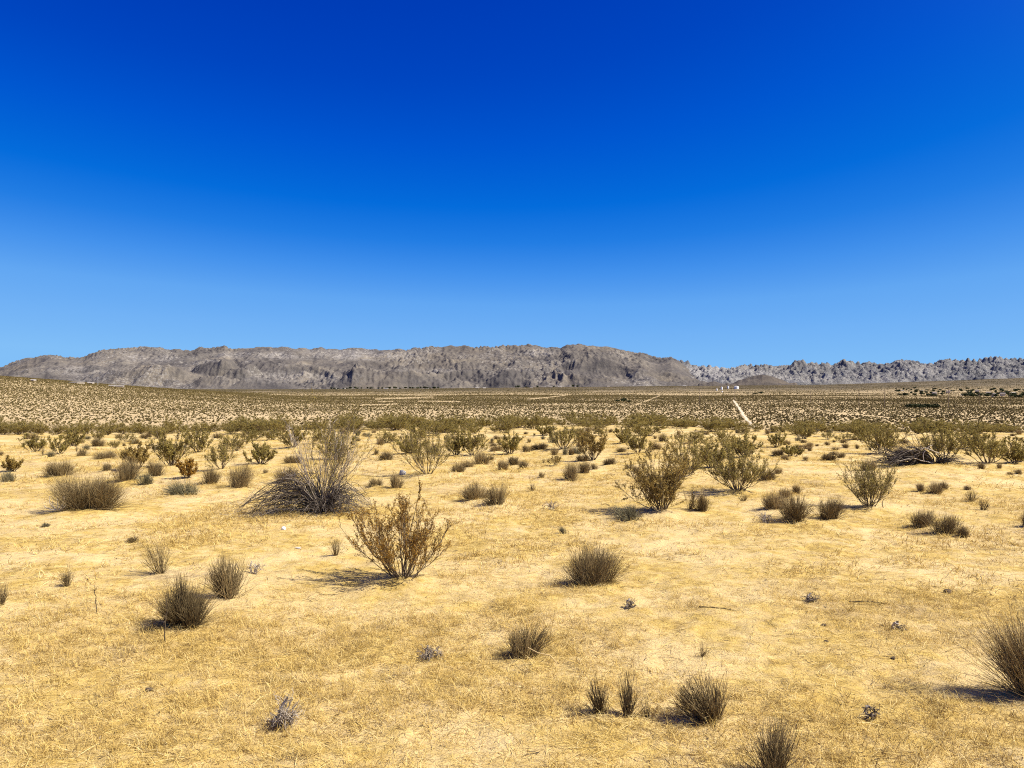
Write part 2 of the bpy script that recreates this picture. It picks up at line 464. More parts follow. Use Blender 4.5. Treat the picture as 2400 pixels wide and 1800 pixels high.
# crop, base column, base row, width, height (crop pixels), style, label
CLUMPS = [
 ('A', 560, 1165, 480, 235, 'd', "broadest grey-brown grass clump, with white dead roots at its foot"),
 ('A', 390, 935, 200, 105, 'd', "low dark tussock alone behind the broadest grass clump"),
 ('A', 40, 975, 110, 90, 'g', "grey-green clump at the photo edge below a bare twiggy sapling"),
 ('A', 325, 810, 70, 48, 'g', "small grey tuft at the foot of the straw-topped creosote"),
 ('A', 275, 800, 42, 65, 't', "narrow dry tuft touching the straw-topped creosote"),
 ('A', 530, 805, 72, 58, 'd', "round brown tuft below two paler ones on open sand"),
 ('A', 555, 762, 66, 42, 'g', "pale grey tuft just behind a round brown tuft"),
 ('A', 630, 742, 100, 58, 'd', "dark low clump beside a small open creosote near the brow"),
 ('A', 675, 825, 155, 50, 's', "long low clump, white litter speck at its front"),
 ('A', 690, 902, 95, 55, 'd', "small dark clump before the golden creosote"),
 ('A', 815, 970, 190, 155, 'd', "tall grey-brown clump hugging the golden creosote"),
 ('A', 1000, 932, 115, 110, 'd', "brown clump wedged between the golden creosote and a rusty sapling"),
 ('A', 940, 985, 130, 85, 'g', "palest grey, feathery clump in front of the golden creosote"),
 ('A', 1360, 982, 120, 120, 'd', "upright clump between the rusty sapling and a straw-topped tussock"),
 ('A', 1555, 1010, 175, 160, 's', "straw-topped tussock with a white scrap caught in its base"),
 ('A', 1200, 1060, 235, 100, 'g', "sprawling grey clump whose stems arch over to one side"),
 ('A', 1860, 972, 165, 105, 'd', "clump half hidden behind the arching dead branches"),
 ('A', 1722, 915, 42, 32, 's', "tiny straw tuft alone between tussock and arching dead branches"),
 ('A', 1900, 850, 120, 55, 's', "straw-coloured clump behind the upright pale branches of the dead bush"),
 ('A', 1040, 1565, 175, 240, 't', "slim fan of thin brown stems, alone above the pair of dark clumps"),
 ('A', 445, 1645, 105, 120, 't', "wispy little fan of stems alone on golden grass"),
 ('A', 1410, 690, 80, 40, 'd', None), ('A', 930, 690, 70, 36, 'd', None), ('A', 885, 722, 42, 35, 'd', None),
 ('A', 560, 695, 70, 30, 'g', None), ('A', 495, 772, 34, 42, 't', None), ('A', 8, 798, 30, 34, 'd', None),
 ('B', 868, 1095, 185, 110, 's', "paler, wider half of the grass pair on a sand mound"),
 ('B', 1010, 1128, 140, 150, 'd', "dark rounded half of the grass pair on a sand mound"),
 ('B', 1620, 1650, 400, 280, 'd', "big dark brushy clump alone on bare sand mid-picture"),
 ('B', 1870, 1222, 230, 110, 'g', "leaning grey-green clump under the leafy creosote"),
 ('B', 1440, 1302, 72, 55, 'g', "small grey-green tuft alone on bare sand above the big dark brushy clump"),
 ('B', 1482, 962, 125, 130, 's', "round straw-brown tussock with a sharp dark shadow"),
 ('B', 1570, 912, 92, 80, 'd', "brown tussock just behind the round straw-brown one"),
 ('B', 1640, 892, 52, 50, 'd', "smallest, hindmost of three round tussocks in a line"),
 ('B', 1300, 946, 54, 46, 's', "short stubby straw tuft standing alone on pale sand"),
 ('B', 1238, 1032, 78, 58, 't', "small spiky dark tuft between the mound pair and round tussock"),
 ('B', 1038, 892, 92, 62, 's', "straw tussock in front of two touching grey ones"),
 ('B', 1120, 862, 92, 58, 'd', "hinder of two touching grey tussocks"),
 ('B', 1176, 882, 72, 60, 'd', "front one of two touching grey tussocks"),
 ('B', 908, 858, 110, 90, 's', "tall pale straw clump by the bare-stemmed creosotes"),
 ('B', 972, 832, 52, 40, 'd', "small brown tuft behind the tall pale straw clump"),
 ('B', 820, 878, 85, 50, 's', "faded tuft in the shade of the widest grey-stemmed creosote"),
 ('B', 755, 905, 105, 62, 'd', "brown tuft touching the widest grey-stemmed creosote"),
 ('B', 222, 1002, 92, 68, 'd', "greyer of two tufts beside the dead bush"),
 ('B', 350, 1014, 92, 100, 's', "yellow-green tuft with a dark foot beside the dead bush"),
 ('B', 285, 832, 105, 60, 'd', "brown clump behind a small dark tuft and the dead bush"),
 ('B', 225, 790, 52, 38, 'd', None),
 ('B', 1005, 772, 95, 40, 's', None), ('B', 1200, 778, 72, 55, 'd', "pale brown tuft beside the small dark-stemmed creosote"),
 ('B', 1290, 762, 130, 42, 'd', "long low dark clump in front of a hazy grey creosote"),
 ('B', 1382, 795, 52, 58, 's', "little straw tuft with a pinched foot behind a seedling"),
 ('B', 1490, 792, 48, 55, 's', "little straw tuft beside the spotty golden creosote"),
 ('B', 1570, 838, 95, 48, 'd', "brown tuft under the spotty golden creosote"),
 ('B', 1310, 846, 45, 30, 't', None), ('B', 1336, 846, 30, 34, 't', None),
 ('B', 1738, 860, 92, 50, 'd', "flat-topped tuft alone on open sand behind the leafy creosote"),
 ('B', 1812, 778, 80, 35, 'd', None), ('B', 1860, 887, 48, 36, 'd', "tiny dark tuft peeping past the leafy creosote"),
 ('B', 1912, 920, 62, 62, 's', "straw tuft half hidden by the leafy creosote"),
 ('B', 985, 740, 60, 26, 'd', None), ('B', 1010, 695, 60, 32, 'd', None), ('B', 1215, 715, 46, 28, 'd', None),
 ('B', 970, 722, 40, 22, 'd', None), ('B', 1070, 690, 34, 24, 'd', None), ('B', 1250, 668, 28, 18, 'd', None), ('B', 1195, 660, 34, 20, 'd', None),
 ('B', 900, 700, 40, 22, 'd', None), ('B', 1150, 700, 40, 22, 'd', None),
 ('C', 590, 1150, 175, 118, 's', "outermost dry half-fallen clump of the three-clump cluster"),
 ('C', 730, 1226, 240, 185, 'd', "largest, darkest clump of the three-clump cluster"),
 ('C', 935, 1216, 215, 150, 'd', "leaning clump of the three-clump cluster nearest the vase-shaped creosote"),
 ('C', 662, 1072, 85, 70, 's', "pale tuft behind the three-clump cluster"),
 ('C', 738, 1042, 62, 66, 's', "taller pale tuft furthest behind the three-clump cluster"),
 ('C', 548, 962, 100, 92, 'd', "dark round clump beside the bare-legged creosote"),
 ('C', 620, 917, 62, 44, 's', "small tuft behind the dark round clump"),
 ('C', 48, 1152, 115, 150, 't', "loose clump of long stems beside the leafy creosote"),
 ('C', 132, 1162, 100, 118, 'd', "outer half of the loose pair beside the leafy creosote"),
 ('C', 392, 1096, 105, 48, 't', "faint dry tuft at the foot of the bare-legged creosote"),
 ('C', 1205, 905, 115, 80, 's', "tuft directly behind the vase-shaped creosote"),
 ('C', 1545, 1032, 72, 60, 's', "first pale tuft in the row of three below the dead heap"),
 ('C', 1637, 1046, 105, 82, 's', "middle, widest tuft in the row of three below the dead heap"),
 ('C', 1697, 1018, 56, 62, 'd', "darkest tuft in the row of three below the dead heap"),
 ('C', 1872, 1102, 140, 84, 't', "sparse dry clump behind a smaller sparse one on open sand"),
 ('C', 1945, 1154, 100, 72, 't', "smaller sparse clump in front of its sparse neighbour"),
 ('C', 1848, 1022, 50, 36, 'd', "tiny tuft alone behind the two sparse dry clumps"),
 ('C', 1555, 1268, 185, 125, 'd', "grey hinder clump of the group of three on open sand"),
 ('C', 1700, 1312, 205, 150, 'd', "biggest, middle clump of the group of three on open sand"),
 ('C', 1830, 1332, 95, 75, 'd', "smallest, foremost clump of the group of three on open sand"),
 ('C', 950, 832, 105, 50, 'd', "dark flat clump in front of a pair of small tufts"),
 ('C', 1025, 817, 75, 42, 'd', "small clump touching a dark flat one"),
 ('C', 985, 795, 60, 28, 'd', None), ('C', 800, 834, 52, 32, 's', "little straw tuft alone before a low spreading creosote"),
 ('C', 990, 766, 62, 26, 's', None), ('C', 938, 732, 40, 32, 'd', None), ('C', 980, 712, 32, 20, 'd', None),
 ('C', 628, 800, 95, 45, 'd', "dark tuft at the edge of a low spreading creosote"), ('C', 662, 828, 62, 36, 's', None),
 ('C', 825, 768, 42, 30, 's', None), ('C', 830, 735, 38, 26, 's', None), ('C', 785, 715, 46, 26, 'd', None),
 ('C', 1058, 748, 62, 30, 's', None), ('C', 1115, 702, 52, 26, 'd', None), ('C', 1440, 722, 60, 36, 'd', None),
 ('C', 1130, 752, 40, 30, 'd', None), ('C', 870, 738, 34, 18, 'd', None), ('C', 770, 745, 34, 18, 'd', None),
 ('C', 1940, 907, 62, 46, 's', "straw tuft in front of the wide dark creosotes beside the dead heap"),
 ('C', 2052, 892, 44, 42, 's', "small straw tuft below the outermost wide dark creosote"),
 ('C', 2120, 935, 42, 26, 's', None), ('C', 2180, 932, 60, 40, 's', None), ('C', 2190, 700, 40, 22, 'd', None), ('C', 2140, 672, 36, 22, 'd', None),
 ('C', 2230, 1265, 90, 110, 'd', "dark clump cut by the photo edge beyond the group of three"),
 ('D', 1180, 752, 300, 320, 'd', "densest, almost black clump with a heavy shadow across the sand"),
 ('D', 1480, 562, 250, 290, 'd', "tall brown clump right behind the almost black one"),
 ('D', 2180, 292, 80, 115, 't', "thin straw tuft beside the rust-coloured creosote"),
 ('D', 5, 612, 100, 150, 't', "few thin stems cut by the photo edge on golden grass"),
 ('D', 865, 197, 90, 32, 'd', "flat dark tuft alone on the grass above the slim fan"),
 ('D', 305, 98, 60, 30, 'g', "flat grey tuft below the broadest grass clump"),
 ('E', 1185, 945, 225, 235, 'd', "dark tuft with one white fallen stem, alone mid-grass below the brushy clump"),
 ('E', 1680, 1325, 165, 210, 't', "first black-stemmed tuft of the row of three in the near grass"),
 ('E', 1850, 1352, 150, 245, 't', "middle, tallest black-stemmed tuft of the row of three in the near grass"),
 ('E', 1985, 1352, 80, 130, 't', "sparsest black-stemmed tuft ending the row of three in the near grass"),
 ('F', 200, 1380, 300, 330, 'd', "bare twiggy clump leaning over, in the near grass"),
 ('F', 20, 1310, 90, 200, 't', "faint thin stems close beside the bare twiggy leaning clump"),
 ('F', 600, 1760, 420, 350, 't', "sparse brown clump cut by the bottom of the photo"),
 ('F', 2280, 1225, 400, 580, 's', "tallest straw clump, leaning in from the photo edge"),
 ('F', 130, 942, 62, 85, 't', "tiny black-stemmed tuft near the bare twiggy leaning clump"),
]
CREOSOTES = [
 ('B', 400, 1625, 680, 500, 'r', "rust-coloured creosote, the nearest one, with one tall spike"),
 ('A', 75, 902, 115, 90, 'y', "bare twiggy sapling behind a grey-green clump at the photo edge"),
 ('A', 228, 776, 155, 120, 'b', "creosote with a blond straw tuft showing above its crown"),
 ('A', 385, 788, 120, 120, 'b', "open small creosote beside the straw-topped creosote"),
 ('A', 478, 742, 140, 120, 'o', "rounded brown creosote behind the open small creosote"),
 ('A', 742, 752, 82, 55, 'k', "small vase creosote beside a dark low clump near the brow"),
 ('A', 885, 890, 195, 190, 'y', "golden creosote with clumped leaves, hugged by grass clumps"),
 ('A', 1110, 872, 265, 270, 'o', "tallest dense olive creosote on this side of the dead bush"),
 ('A', 1280, 780, 170, 180, 'o', "dense creosote right behind the tallest olive one"),
 ('A', 1215, 945, 155, 125, 'r', "rusty sapling low on the sand between grass clumps"),
 ('A', 1440, 892, 185, 215, 'b', "grey-stemmed open creosote behind the upright clump"),
 ('A', 1690, 857, 225, 150, 'b', "dark-footed spreading creosote behind the dead bush"),
 ('A', 1900, 752, 220, 150, 'o', "broad olive creosote directly behind the dead bush's pale branches"),
 ('A', 1530, 770, 170, 110, 'o', None), ('A', 1640, 705, 150, 80, 'o', None), ('A', 1760, 700, 150, 80, 'o', None),
 ('A', 825, 712, 110, 60, 'b', None), ('A', 640, 700, 100, 70, 'o', None),
 ('A', 30, 664, 130, 80, 'o', None), ('A', 130, 666, 150, 85, 'o', None), ('A', 250, 664, 140, 85, 'o', None), ('A', 360, 672, 160, 90, 'o', None),
 ('A', 460, 668, 130, 80, 'o', None), ('A', 560, 664, 140, 80, 'o', None), ('A', 690, 668, 150, 80, 'o', None), ('A', 800, 664, 130, 75, 'o', None),
 ('A', 910, 660, 140, 70, 'o', None), ('A', 1020, 690, 120, 80, 'o', None), ('A', 1380, 650, 150, 70, 'o', None), ('A', 1500, 660, 120, 60, 'o', None),
 ('A', 2080, 720, 150, 140, 'o', None), ('A', 2180, 830, 210, 190, 'o', "olive creosote right behind the dead bush's crown"),
 ('B', 560, 932, 400, 320, 'b', "widest grey-stemmed creosote with a pale rock at its foot"),
 ('B', 745, 800, 150, 150, 'o', "dark-footed creosote behind the widest grey-stemmed one"),
 ('B', 850, 802, 190, 180, 'b', "white-stemmed creosote beside the dark-footed one"),
 ('B', 450, 790, 220, 130, 'o', "olive creosote half hidden behind the widest grey-stemmed one"),
 ('B', 500, 700, 200, 130, 'o', None), ('B', 620, 668, 150, 80, 'o', None), ('B', 740, 665, 150, 70, 'o', None), ('B', 860, 660, 120, 70, 'o', None), ('B', 300, 720, 150, 90, 'o', None),
 ('B', 1092, 792, 160, 140, 'k', "small dark-stemmed creosote alone among tufts mid-picture"),
 ('B', 1440, 762, 225, 165, 'b', "hazy grey creosote, widest of the mid-picture far ones"),
 ('B', 1630, 835, 205, 195, 'y', "spotty golden creosote standing before open sand"),
 ('B', 1390, 862, 92, 70, 'y', "creosote seedling in front of a little straw tuft"),
 ('B', 1920, 785, 185, 150, 'b', "grey fan-shaped creosote behind open sand and the leafy creosote"),
 ('B', 1315, 672, 130, 80, 'o', "olive creosote alone on the pale sand by the brow"),
 ('B', 1000, 645, 100, 40, 'o', None), ('B', 1560, 715, 140, 90, 'o', None), ('B', 1830, 720, 150, 100, 'o', "dense small creosote behind the grey fan-shaped one"), ('B', 1680, 668, 90, 50, 'o', None),
 ('B', 2070, 1168, 400, 400, 'y', "leafy creosote, brown-gold, leaning out over a grey-green clump"),
 ('C', 25, 935, 320, 290, 'o', "great olive creosote standing right behind the leafy creosote"),
 ('C', 185, 880, 210, 200, 'o', "olive creosote filling the gap behind the bare-legged one"),
 ('C', 360, 1042, 420, 270, 'b', "bare-legged creosote with fanned purple-grey stems"),
 ('C', 395, 815, 210, 170, 'o', "dense olive creosote behind the bare-legged one"),
 ('C', 90, 720, 160, 90, 'o', None), ('C', 250, 700, 120, 80, 'o', None), ('C', 300, 770, 140, 110, 'o', None),
 ('C', 1212, 1138, 310, 320, 'b', "vase-shaped creosote alone on open sand"),
 ('C', 1290, 795, 300, 215, 'o', "dense dark creosote behind open sand, heavy as a mound"),
 ('C', 1980, 862, 330, 210, 'b', "wide dark creosote next to the dead heap"),
 ('C', 2150, 852, 190, 170, 'o', "outermost wide dark creosote next to the photo edge"),
 ('C', 1690, 885, 250, 270, 'b', "grey creosote growing out of the dead heap"),
 ('C', 1870, 760, 260, 130, 'o', "olive creosote behind the wide dark one"),
 ('C', 610, 745, 125, 90, 'b', "pale open creosote near the brow"),
 ('C', 712, 805, 150, 70, 'b', "low spreading creosote with dark tufts at its edge"),
 ('C', 785, 690, 120, 75, 'b', "open grey creosote on the brow below the dirt track"),
 ('C', 940, 694, 85, 60, 'b', "small fan creosote on sand beyond the vase-shaped one"),
 ('C', 1072, 702, 95, 55, 'b', None), ('C', 1003, 704, 50, 40, 'b', None), ('C', 1165, 694, 115, 90, 'o', "dark creosote beside the mound-like dense one"),
 ('C', 1690, 668, 150, 80, 'o', "creosote with a long shadow on the white sand patch"),
 ('C', 1535, 660, 110, 60, 'o', "small creosote at the rim of the white sand patch"), ('C', 1240, 640, 200, 60, 'o', None), ('C', 1900, 655, 190, 75, 'o', None),
 ('C', 620, 650, 120, 50, 'o', None), ('C', 480, 640, 110, 50, 'o', None), ('C', 2140, 650, 120, 45, 'o', None), ('C', 2050, 640, 120, 50, 'o', None), ('C', 400, 660, 120, 60, 'o', None),
 ('C', 1050, 635, 110, 40, 'o', None), ('C', 2190, 840, 110, 120, 'o', None),
]

G_CLUMP, G_CREO = "dry grass clumps on the sandy flat", "creosote bushes on the sandy flat"
G_TINY, G_BAND = "small far tufts on the sand", "creosote bushes crowding the far edge of the flat"
L_TINY = "tiny brown tuft among many scattered over the far sand"
L_BAND = "olive creosote bush in the crowded band along the far edge of the flat"


def spot(crop, bx, by, w, h):
    ox, oy = CROPS[crop]
    x, y, z, s = at(ox + bx * CF, oy + by * CF)
    return x, y, z, w * CF * s, h * CF * s


P_CL = [spot(*e[:5]) for e in CLUMPS]
P_CR = [spot(*e[:5]) for e in CREOSOTES]
DEAD = at(760, 1211)
HEAP = at(2190, 1100)
new_mounds = [(x, y, 0.55 * w + 0.05, 0.07 * min(w, 1.0)) for (x, y, z, w, h) in P_CL] + [(x, y, 0.4 * w + 0.05, 0.05 * min(w, 1.6)) for (x, y, z, w, h) in P_CR]
new_mounds += [(DEAD[0], DEAD[1] + 0.1, 0.9, 0.07), (HEAP[0], HEAP[1], 1.5, 0.10), (at(1165, 1178)[0], at(1165, 1178)[1], 0.35, 0.05)]
MOUNDS.extend(new_mounds)

# ------------------------------------------------------------------ ground sheet
fine = np.linspace(-0.70, 0.70, 600)
coarse = np.linspace(0.70, 2 * math.pi - 0.70, 90)[1:-1]
ang = np.concatenate([fine, coarse])
rad = np.concatenate([np.geomspace(0.25, 2.4, 14)[:-1], np.geomspace(2.4, 45, 400)[:-1], np.geomspace(45, 320, 60)[:-1], np.geomspace(320, 7500, 170)])
RR, AA = np.meshgrid(rad, ang, indexing='ij')
GX, GY = RR * np.sin(AA), RR * np.cos(AA)
GZ = ground_z(GX, GY) + micro(GX, GY)
nr, na = GX.shape
V = np.stack([GX, GY, GZ], -1).reshape(-1, 3)
V = np.concatenate([V, [[0, 0, float(ground_z(0, 0))]]])
idx = np.arange(nr * na).reshape(nr, na)
nx = np.roll(idx, -1, 1)
Q = np.stack([idx[:-1], idx[1:], nx[1:], nx[:-1]], -1)
T = np.stack([np.full(na, nr * na), idx[0], nx[0]], -1)
ground = link('ground', mesh_np('ground', V, Q, smooth=True, T=T), make_ground_mat())
tag(ground, "sandy desert flat with dry grass, dropping to a wide scrub valley", kind='structure')

# ------------------------------------------------------------------ mountains
RANGE = [(-420, 900), (-200, 874), (-80, 868), (0, 861), (22, 852), (41, 844), (64, 838), (79, 838), (100, 833), (117, 831), (136, 833), (155, 837.5), (176, 837), (195, 837), (217, 826),
         (236, 821), (271, 816.6), (312, 814.4), (335, 811.7), (363, 813.4), (393, 818), (447, 820.7), (466, 815), (502, 814), (526, 810.4), (542, 816.6), (569, 817.4), (594, 814),
         (635, 813), (668, 814), (703, 816), (727, 818), (752, 814), (773, 818), (800, 819), (830, 814.4), (857, 817), (887, 820.7), (925, 818.8), (952, 818.8), (980, 815), (1001, 812.5),
         (1034, 812.5), (1055, 810.6), (1096, 811), (1123, 813.4), (1156, 811.7), (1194, 809), (1219, 809), (1241, 806.6), (1268, 812.5), (1314, 815), (1330, 808), (1346, 805.8), (1384, 810),
         (1430, 813.4), (1463, 820.7), (1485, 826), (1501, 825), (1525, 833), (1544, 838), (1574, 837), (1590, 844), (1610, 860), (1640, 880), (1690, 900), (1740, 908)]
BOULDERS = [(1480, 895), (1540, 868), (1580, 850), (1596, 846), (1607, 844.5), (1623, 854.6), (1639, 858), (1661, 856.7), (1688, 861), (1712, 862.7), (1729, 858.6), (1745, 853.8), (1769, 856), (1794, 853.8),
            (1822, 858.6), (1832, 855.4), (1851, 856), (1862, 846), (1877, 842.4), (1892, 850.5), (1908, 849), (1922, 853), (1935, 848.6), (1952, 856), (1973, 843), (1992, 845), (2009, 850.5),
            (2041, 847.8), (2060, 853), (2087, 850.5), (2106, 842.4), (2147, 845), (2163, 852), (2188, 851), (2204, 843), (2223, 841), (2250, 844.5), (2272, 841), (2288, 845), (2310, 837.5),
            (2340, 835), (2353, 840), (2394, 839.7), (2480, 842), (2600, 838), (2800, 850)]


def range_mesh(name, table, x0, x1, dx, y0, y1, rows, yr, shape, mat, label, smooth_n=3, pale=(), fine_n=25):
    px = np.arange(x0, x1, dx, dtype=float)
    Y = np.linspace(y0, y1, rows)
    PX, YY = np.meshgrid(px, Y)
    X = YY * (PX - 1200) / FPX
    base = terrain(X, YY) - 4
    foot = terrain(y0 * (px - 1200) / FPX, np.full_like(px, y0))
    tz = EYE + (HORIZON - np.interp(px, [a for a, b in table], [b for a, b in table])) / FPX * yr
    H = np.maximum(tz - foot, 2.0)
    h = shape(X, YY, (YY - y0) / (yr - y0), H[None, :])
    z = foot[None, :] - 6 + h
    ang = ((z - EYE) / YY).max(0)
    want = (tz - EYE) / yr
    k = np.clip((want * yr - foot) / np.maximum(ang * yr - foot, 1.0), 0.3, 3.0)
    ker = np.ones(smooth_n) / smooth_n
    k = np.convolve(np.pad(k, smooth_n // 2, mode='edge'), ker, mode='valid')[:len(px)]
    z = foot[None, :] - 6 + h * k[None, :]
    T_ = (YY - y0) / (yr - y0)
    for _ in range(3):                           # the crest itself is raised or lowered to the skyline, the slopes below stay
        res = want * yr - ((z - EYE) / YY).max(0) * yr
        res = np.convolve(np.pad(res, fine_n // 2, mode='edge'), np.ones(fine_n) / fine_n, mode='valid')[:len(px)]
        z = z + res[None, :] * sstep(0.35, 0.95, T_)
    z = np.maximum(z, base)
    z[-1] = base[-1] - 20
    z[0] = base[0] - 8
    prow = 900 - FPX * (z - EYE) / YY + 12
    tone = np.zeros_like(z)
    for cx_, cy_, wx_, wy_, a_ in pale:
        tone = np.maximum(tone, a_ * np.exp(-((PX - cx_) / wx_) ** 2 - ((prow - cy_) / wy_) ** 2))
    tone = np.clip(tone * (1 + 0.6 * fbm(X / 90, YY / 90, 119, 2)), 0, 1)
    idx = np.arange(rows * len(px)).reshape(rows, len(px))
    Q = np.stack([idx[:-1, :-1], idx[:-1, 1:], idx[1:, 1:], idx[1:, :-1]], -1)
    o = link(name, mesh_np(name, np.stack([X, YY, z], -1).reshape(-1, 3), Q, tone=tone.ravel(), smooth=True), mat)
    return tag(o, label, kind='structure')


def range_shape(X, Y, t, H):
    wx, wy = X + 160 * fbm(X / 500, Y / 500, 61, 2), Y + 160 * fbm(X / 500, Y / 500, 67, 2)
    env = np.where(t < 1, np.clip(t, 0, 1) ** 1.2, 1 - 0.5 * np.clip(t - 1, 0, 2))
    low = sstep(0.0, 0.12, t)
    tc = np.clip(t, 0, 1)
    spur = fbm(wx / 440, wy / 340, 271, 3, 0.45) * 0.14 * low * (1.1 - 0.7 * tc)
    spur = spur + 0.25 * np.maximum(0, fbm(wx / 320, wy / 200, 273, 2)) * sstep(0.02, 0.15, t) * (1 - sstep(0.3, 0.8, t))
    mid = (ridged(wx / 150, wy / 150, 75, 4, 0.5) * 0.052 + ridged(X / 48, Y / 48, 77, 3, 0.6) * 0.018) * low * (1.1 - 0.5 * tc)
    d, _ = worley(X / 26, Y / 26, 81)
    rocky = sstep(0.1, 0.5, fbm(X / 600, Y / 600, 85, 2) + 0.7 * (np.clip(t, 0, 1.2) - 0.55))
    small = (0.6 - d) * 17 * (0.06 + rocky) + (1.2 + 3.5 * rocky) * fbm(X / 30, Y / 30, 87, 4, 0.6)
    return H * (env + spur + mid) + small * low


def boulder_shape(X, Y, t, H):
    low = sstep(0.0, 0.10, t)
    env = np.where(t < 1, (sstep(-0.25, 1.05, t) - 0.10) / 0.9 * low, 1 - 0.6 * np.clip(t - 1, 0, 2))
    big = ridged(X / 330, Y / 380, 91, 3) * 0.16
    d1, h1 = worley(X / 74 + 0.4 * vnoise(X / 60, Y / 60, 93), Y / 80, 95)
    d2, h2 = worley(X / 31, Y / 31, 97)
    d3, h3 = worley(X / 15, Y / 15, 99)
    rock = (0.75 - d1) * 44 * (0.3 + h1) + (0.7 - d2) * 32 * (0.3 + h2) + (0.7 - d3) * 15 * (0.3 + h3)
    return H * (env + big) + rock * low


def hill_shape(X, Y, t, H):
    env = np.where(t < 1, sstep(0, 1, t), 1 - sstep(0, 1, t - 1))
    return H * (env + 0.06 * ridged(X / 90, Y / 90, 103, 3) * sstep(0, 0.1, t)) + 2.0 * fbm(X / 14, Y / 14, 107, 2)


MT = make_mountain_mat('mountain_rock', [(0.34, (0.060, 0.054, 0.051)), (0.46, (0.094, 0.083, 0.075)), (0.54, (0.122, 0.107, 0.091)), (0.64, (0.185, 0.158, 0.124))], 0.50, (0.23, 0.21, 0.185), 0.004)
BT = make_mountain_mat('boulder_rock', [(0.34, (0.078, 0.078, 0.082)), (0.5, (0.158, 0.155, 0.155)), (0.64, (0.26, 0.25, 0.24))], 0.45, (0.33, 0.31, 0.285), 0.006, (1.0, 18.0))
HT = make_mountain_mat('dark_hill_rock', [(0.35, (0.070, 0.058, 0.048)), (0.6, (0.115, 0.096, 0.076))], 0.75, (0.14, 0.12, 0.10), 0.01)
range_mesh('mountain_range', RANGE, -420, 1744, 2.0, 4400, 6900, 300, 5900, range_shape, MT, "long brown mountain range with rocky gullies behind the valley", 151, ((350, 838, 90, 9, 0.9), (640, 833, 60, 8, 0.9), (840, 832, 110, 11, 1.0), (1255, 826, 40, 9, 0.8), (560, 832, 60, 7, 0.7), (180, 868, 90, 12, 0.5), (700, 885, 140, 14, 0.5), (1010, 868, 60, 5, 0.6)))
range_mesh('boulder_ridge', BOULDERS, 1480, 2790, 1.6, 5050, 6900, 250, 6100, boulder_shape, BT, "pale jagged ridge of piled boulders", 121, ((1650, 872, 75, 16, 1.0), (1745, 876, 50, 10, 0.7), (2150, 873, 50, 9, 0.6), (1900, 890, 300, 12, 0.45)), 13)
range_mesh('hill', [(1690, 905), (1710, 899), (1740, 889), (1765, 881), (1788, 877.5), (1810, 882), (1835, 891), (1860, 899), (1885, 905)], 1690, 1886, 1.6, 4350, 5000, 60, 4650, hill_shape, HT, "small dark hill before the boulder ridge")
range_mesh('hill', [(1630, 906), (1650, 898), (1672, 894), (1695, 898), (1720, 906)], 1630, 1721, 1.6, 4250, 4700, 40, 4450, hill_shape, HT, "low dark knoll beside the small dark hill")

# ------------------------------------------------------------------ valley: bare strips, dirt track, scrub
TRACK = [(1719, 939), (1728, 950), (1738, 966), (1752, 986), (1768, 1004)]
STRIPS = [([(880, 936), (930, 933.5), (1015, 930.5)], 2.2), ([(885, 941), (922, 941)], 1.5), ([(980, 940.5), (1077, 941.5)], 2.2), ([(845, 950), (930, 947)], 2.0),
          ([(1235, 936), (1280, 932), (1330, 926)], 2.0), ([(1478, 953), (1515, 940), (1546, 927.5)], 2.4), ([(1940, 970), (2010, 972), (2085, 980)], 2.4),
          ([(1392, 917), (1450, 916.5)], 1.4), ([(2100, 917), (2150, 917)], 1.2), ([(2150, 931), (2200, 932)], 1.6), ([(2230, 928), (2260, 928)], 1.2)]


def to_px(x, y, z):
    dy = y * math.cos(PITCH) + (z - EYE) * math.sin(PITCH)
    dz = -y * math.sin(PITCH) + (z - EYE) * math.cos(PITCH)
    return 1200 + FPX * x / dy, 900 - FPX * dz / dy


def seg_d(px, py, a, b):
    ax, ay, bx, by = *a, *b
    t = np.clip(((px - ax) * (bx - ax) + (py - ay) * (by - ay)) / ((bx - ax) ** 2 + (by - ay) ** 2), 0, 1)
    return np.hypot(px - ax - t * (bx - ax), py - ay - t * (by - ay))


def scrub_points():
    n = 330000
    r = np.sqrt(rng.uniform(1400.0 ** 2, 4550.0 ** 2, n))
    a = rng.uniform(-0.70, 0.70, n)
    x, y = r * np.sin(a), r * np.cos(a)
    dens = 0.62 + 0.5 * fbm(x / 160, y / 160, 131, 3) + 0.25 * vnoise(x / 30, y / 30, 137)
    keep = rng.random(n) < dens
    x, y = x[keep], y[keep]
    # a second, finer sowing close by, where single bushes still show
    n2 = 500000
    r2 = np.sqrt(rng.uniform(150.0 ** 2, 1400.0 ** 2, n2)); a2 = rng.uniform(-0.70, 0.70, n2)
    x2, y2 = r2 * np.sin(a2), r2 * np.cos(a2)
    left = 1 - sstep(300, 800, 1200 + FPX * np.tan(a2))
    d2 = 0.36 + 0.18 * sstep(300, 900, r2) + 0.62 * left * sstep(400, 600, r2) + 0.30 * fbm(x2 / 140, y2 / 140, 139, 3)
    m2_ = rng.random(n2) < d2
    x, y = np.concatenate([x, x2[m2_]]), np.concatenate([y, y2[m2_]])
    z = terrain(x, y)
    px, py = to_px(x, y, z)
    ok = np.ones(len(x), bool)
    for pts, wd in STRIPS + [(TRACK, 0)]:
        for p, q in zip(pts[:-1], pts[1:]):
            d = seg_d(px, py, p, q)
            ok &= d > (wd * 0.8 * rng.uniform(0.1, 1.25, len(px)) if wd else np.interp(py, [938, 1004], [2.2, 5.5]))
    return x[ok], y[ok], z[ok]


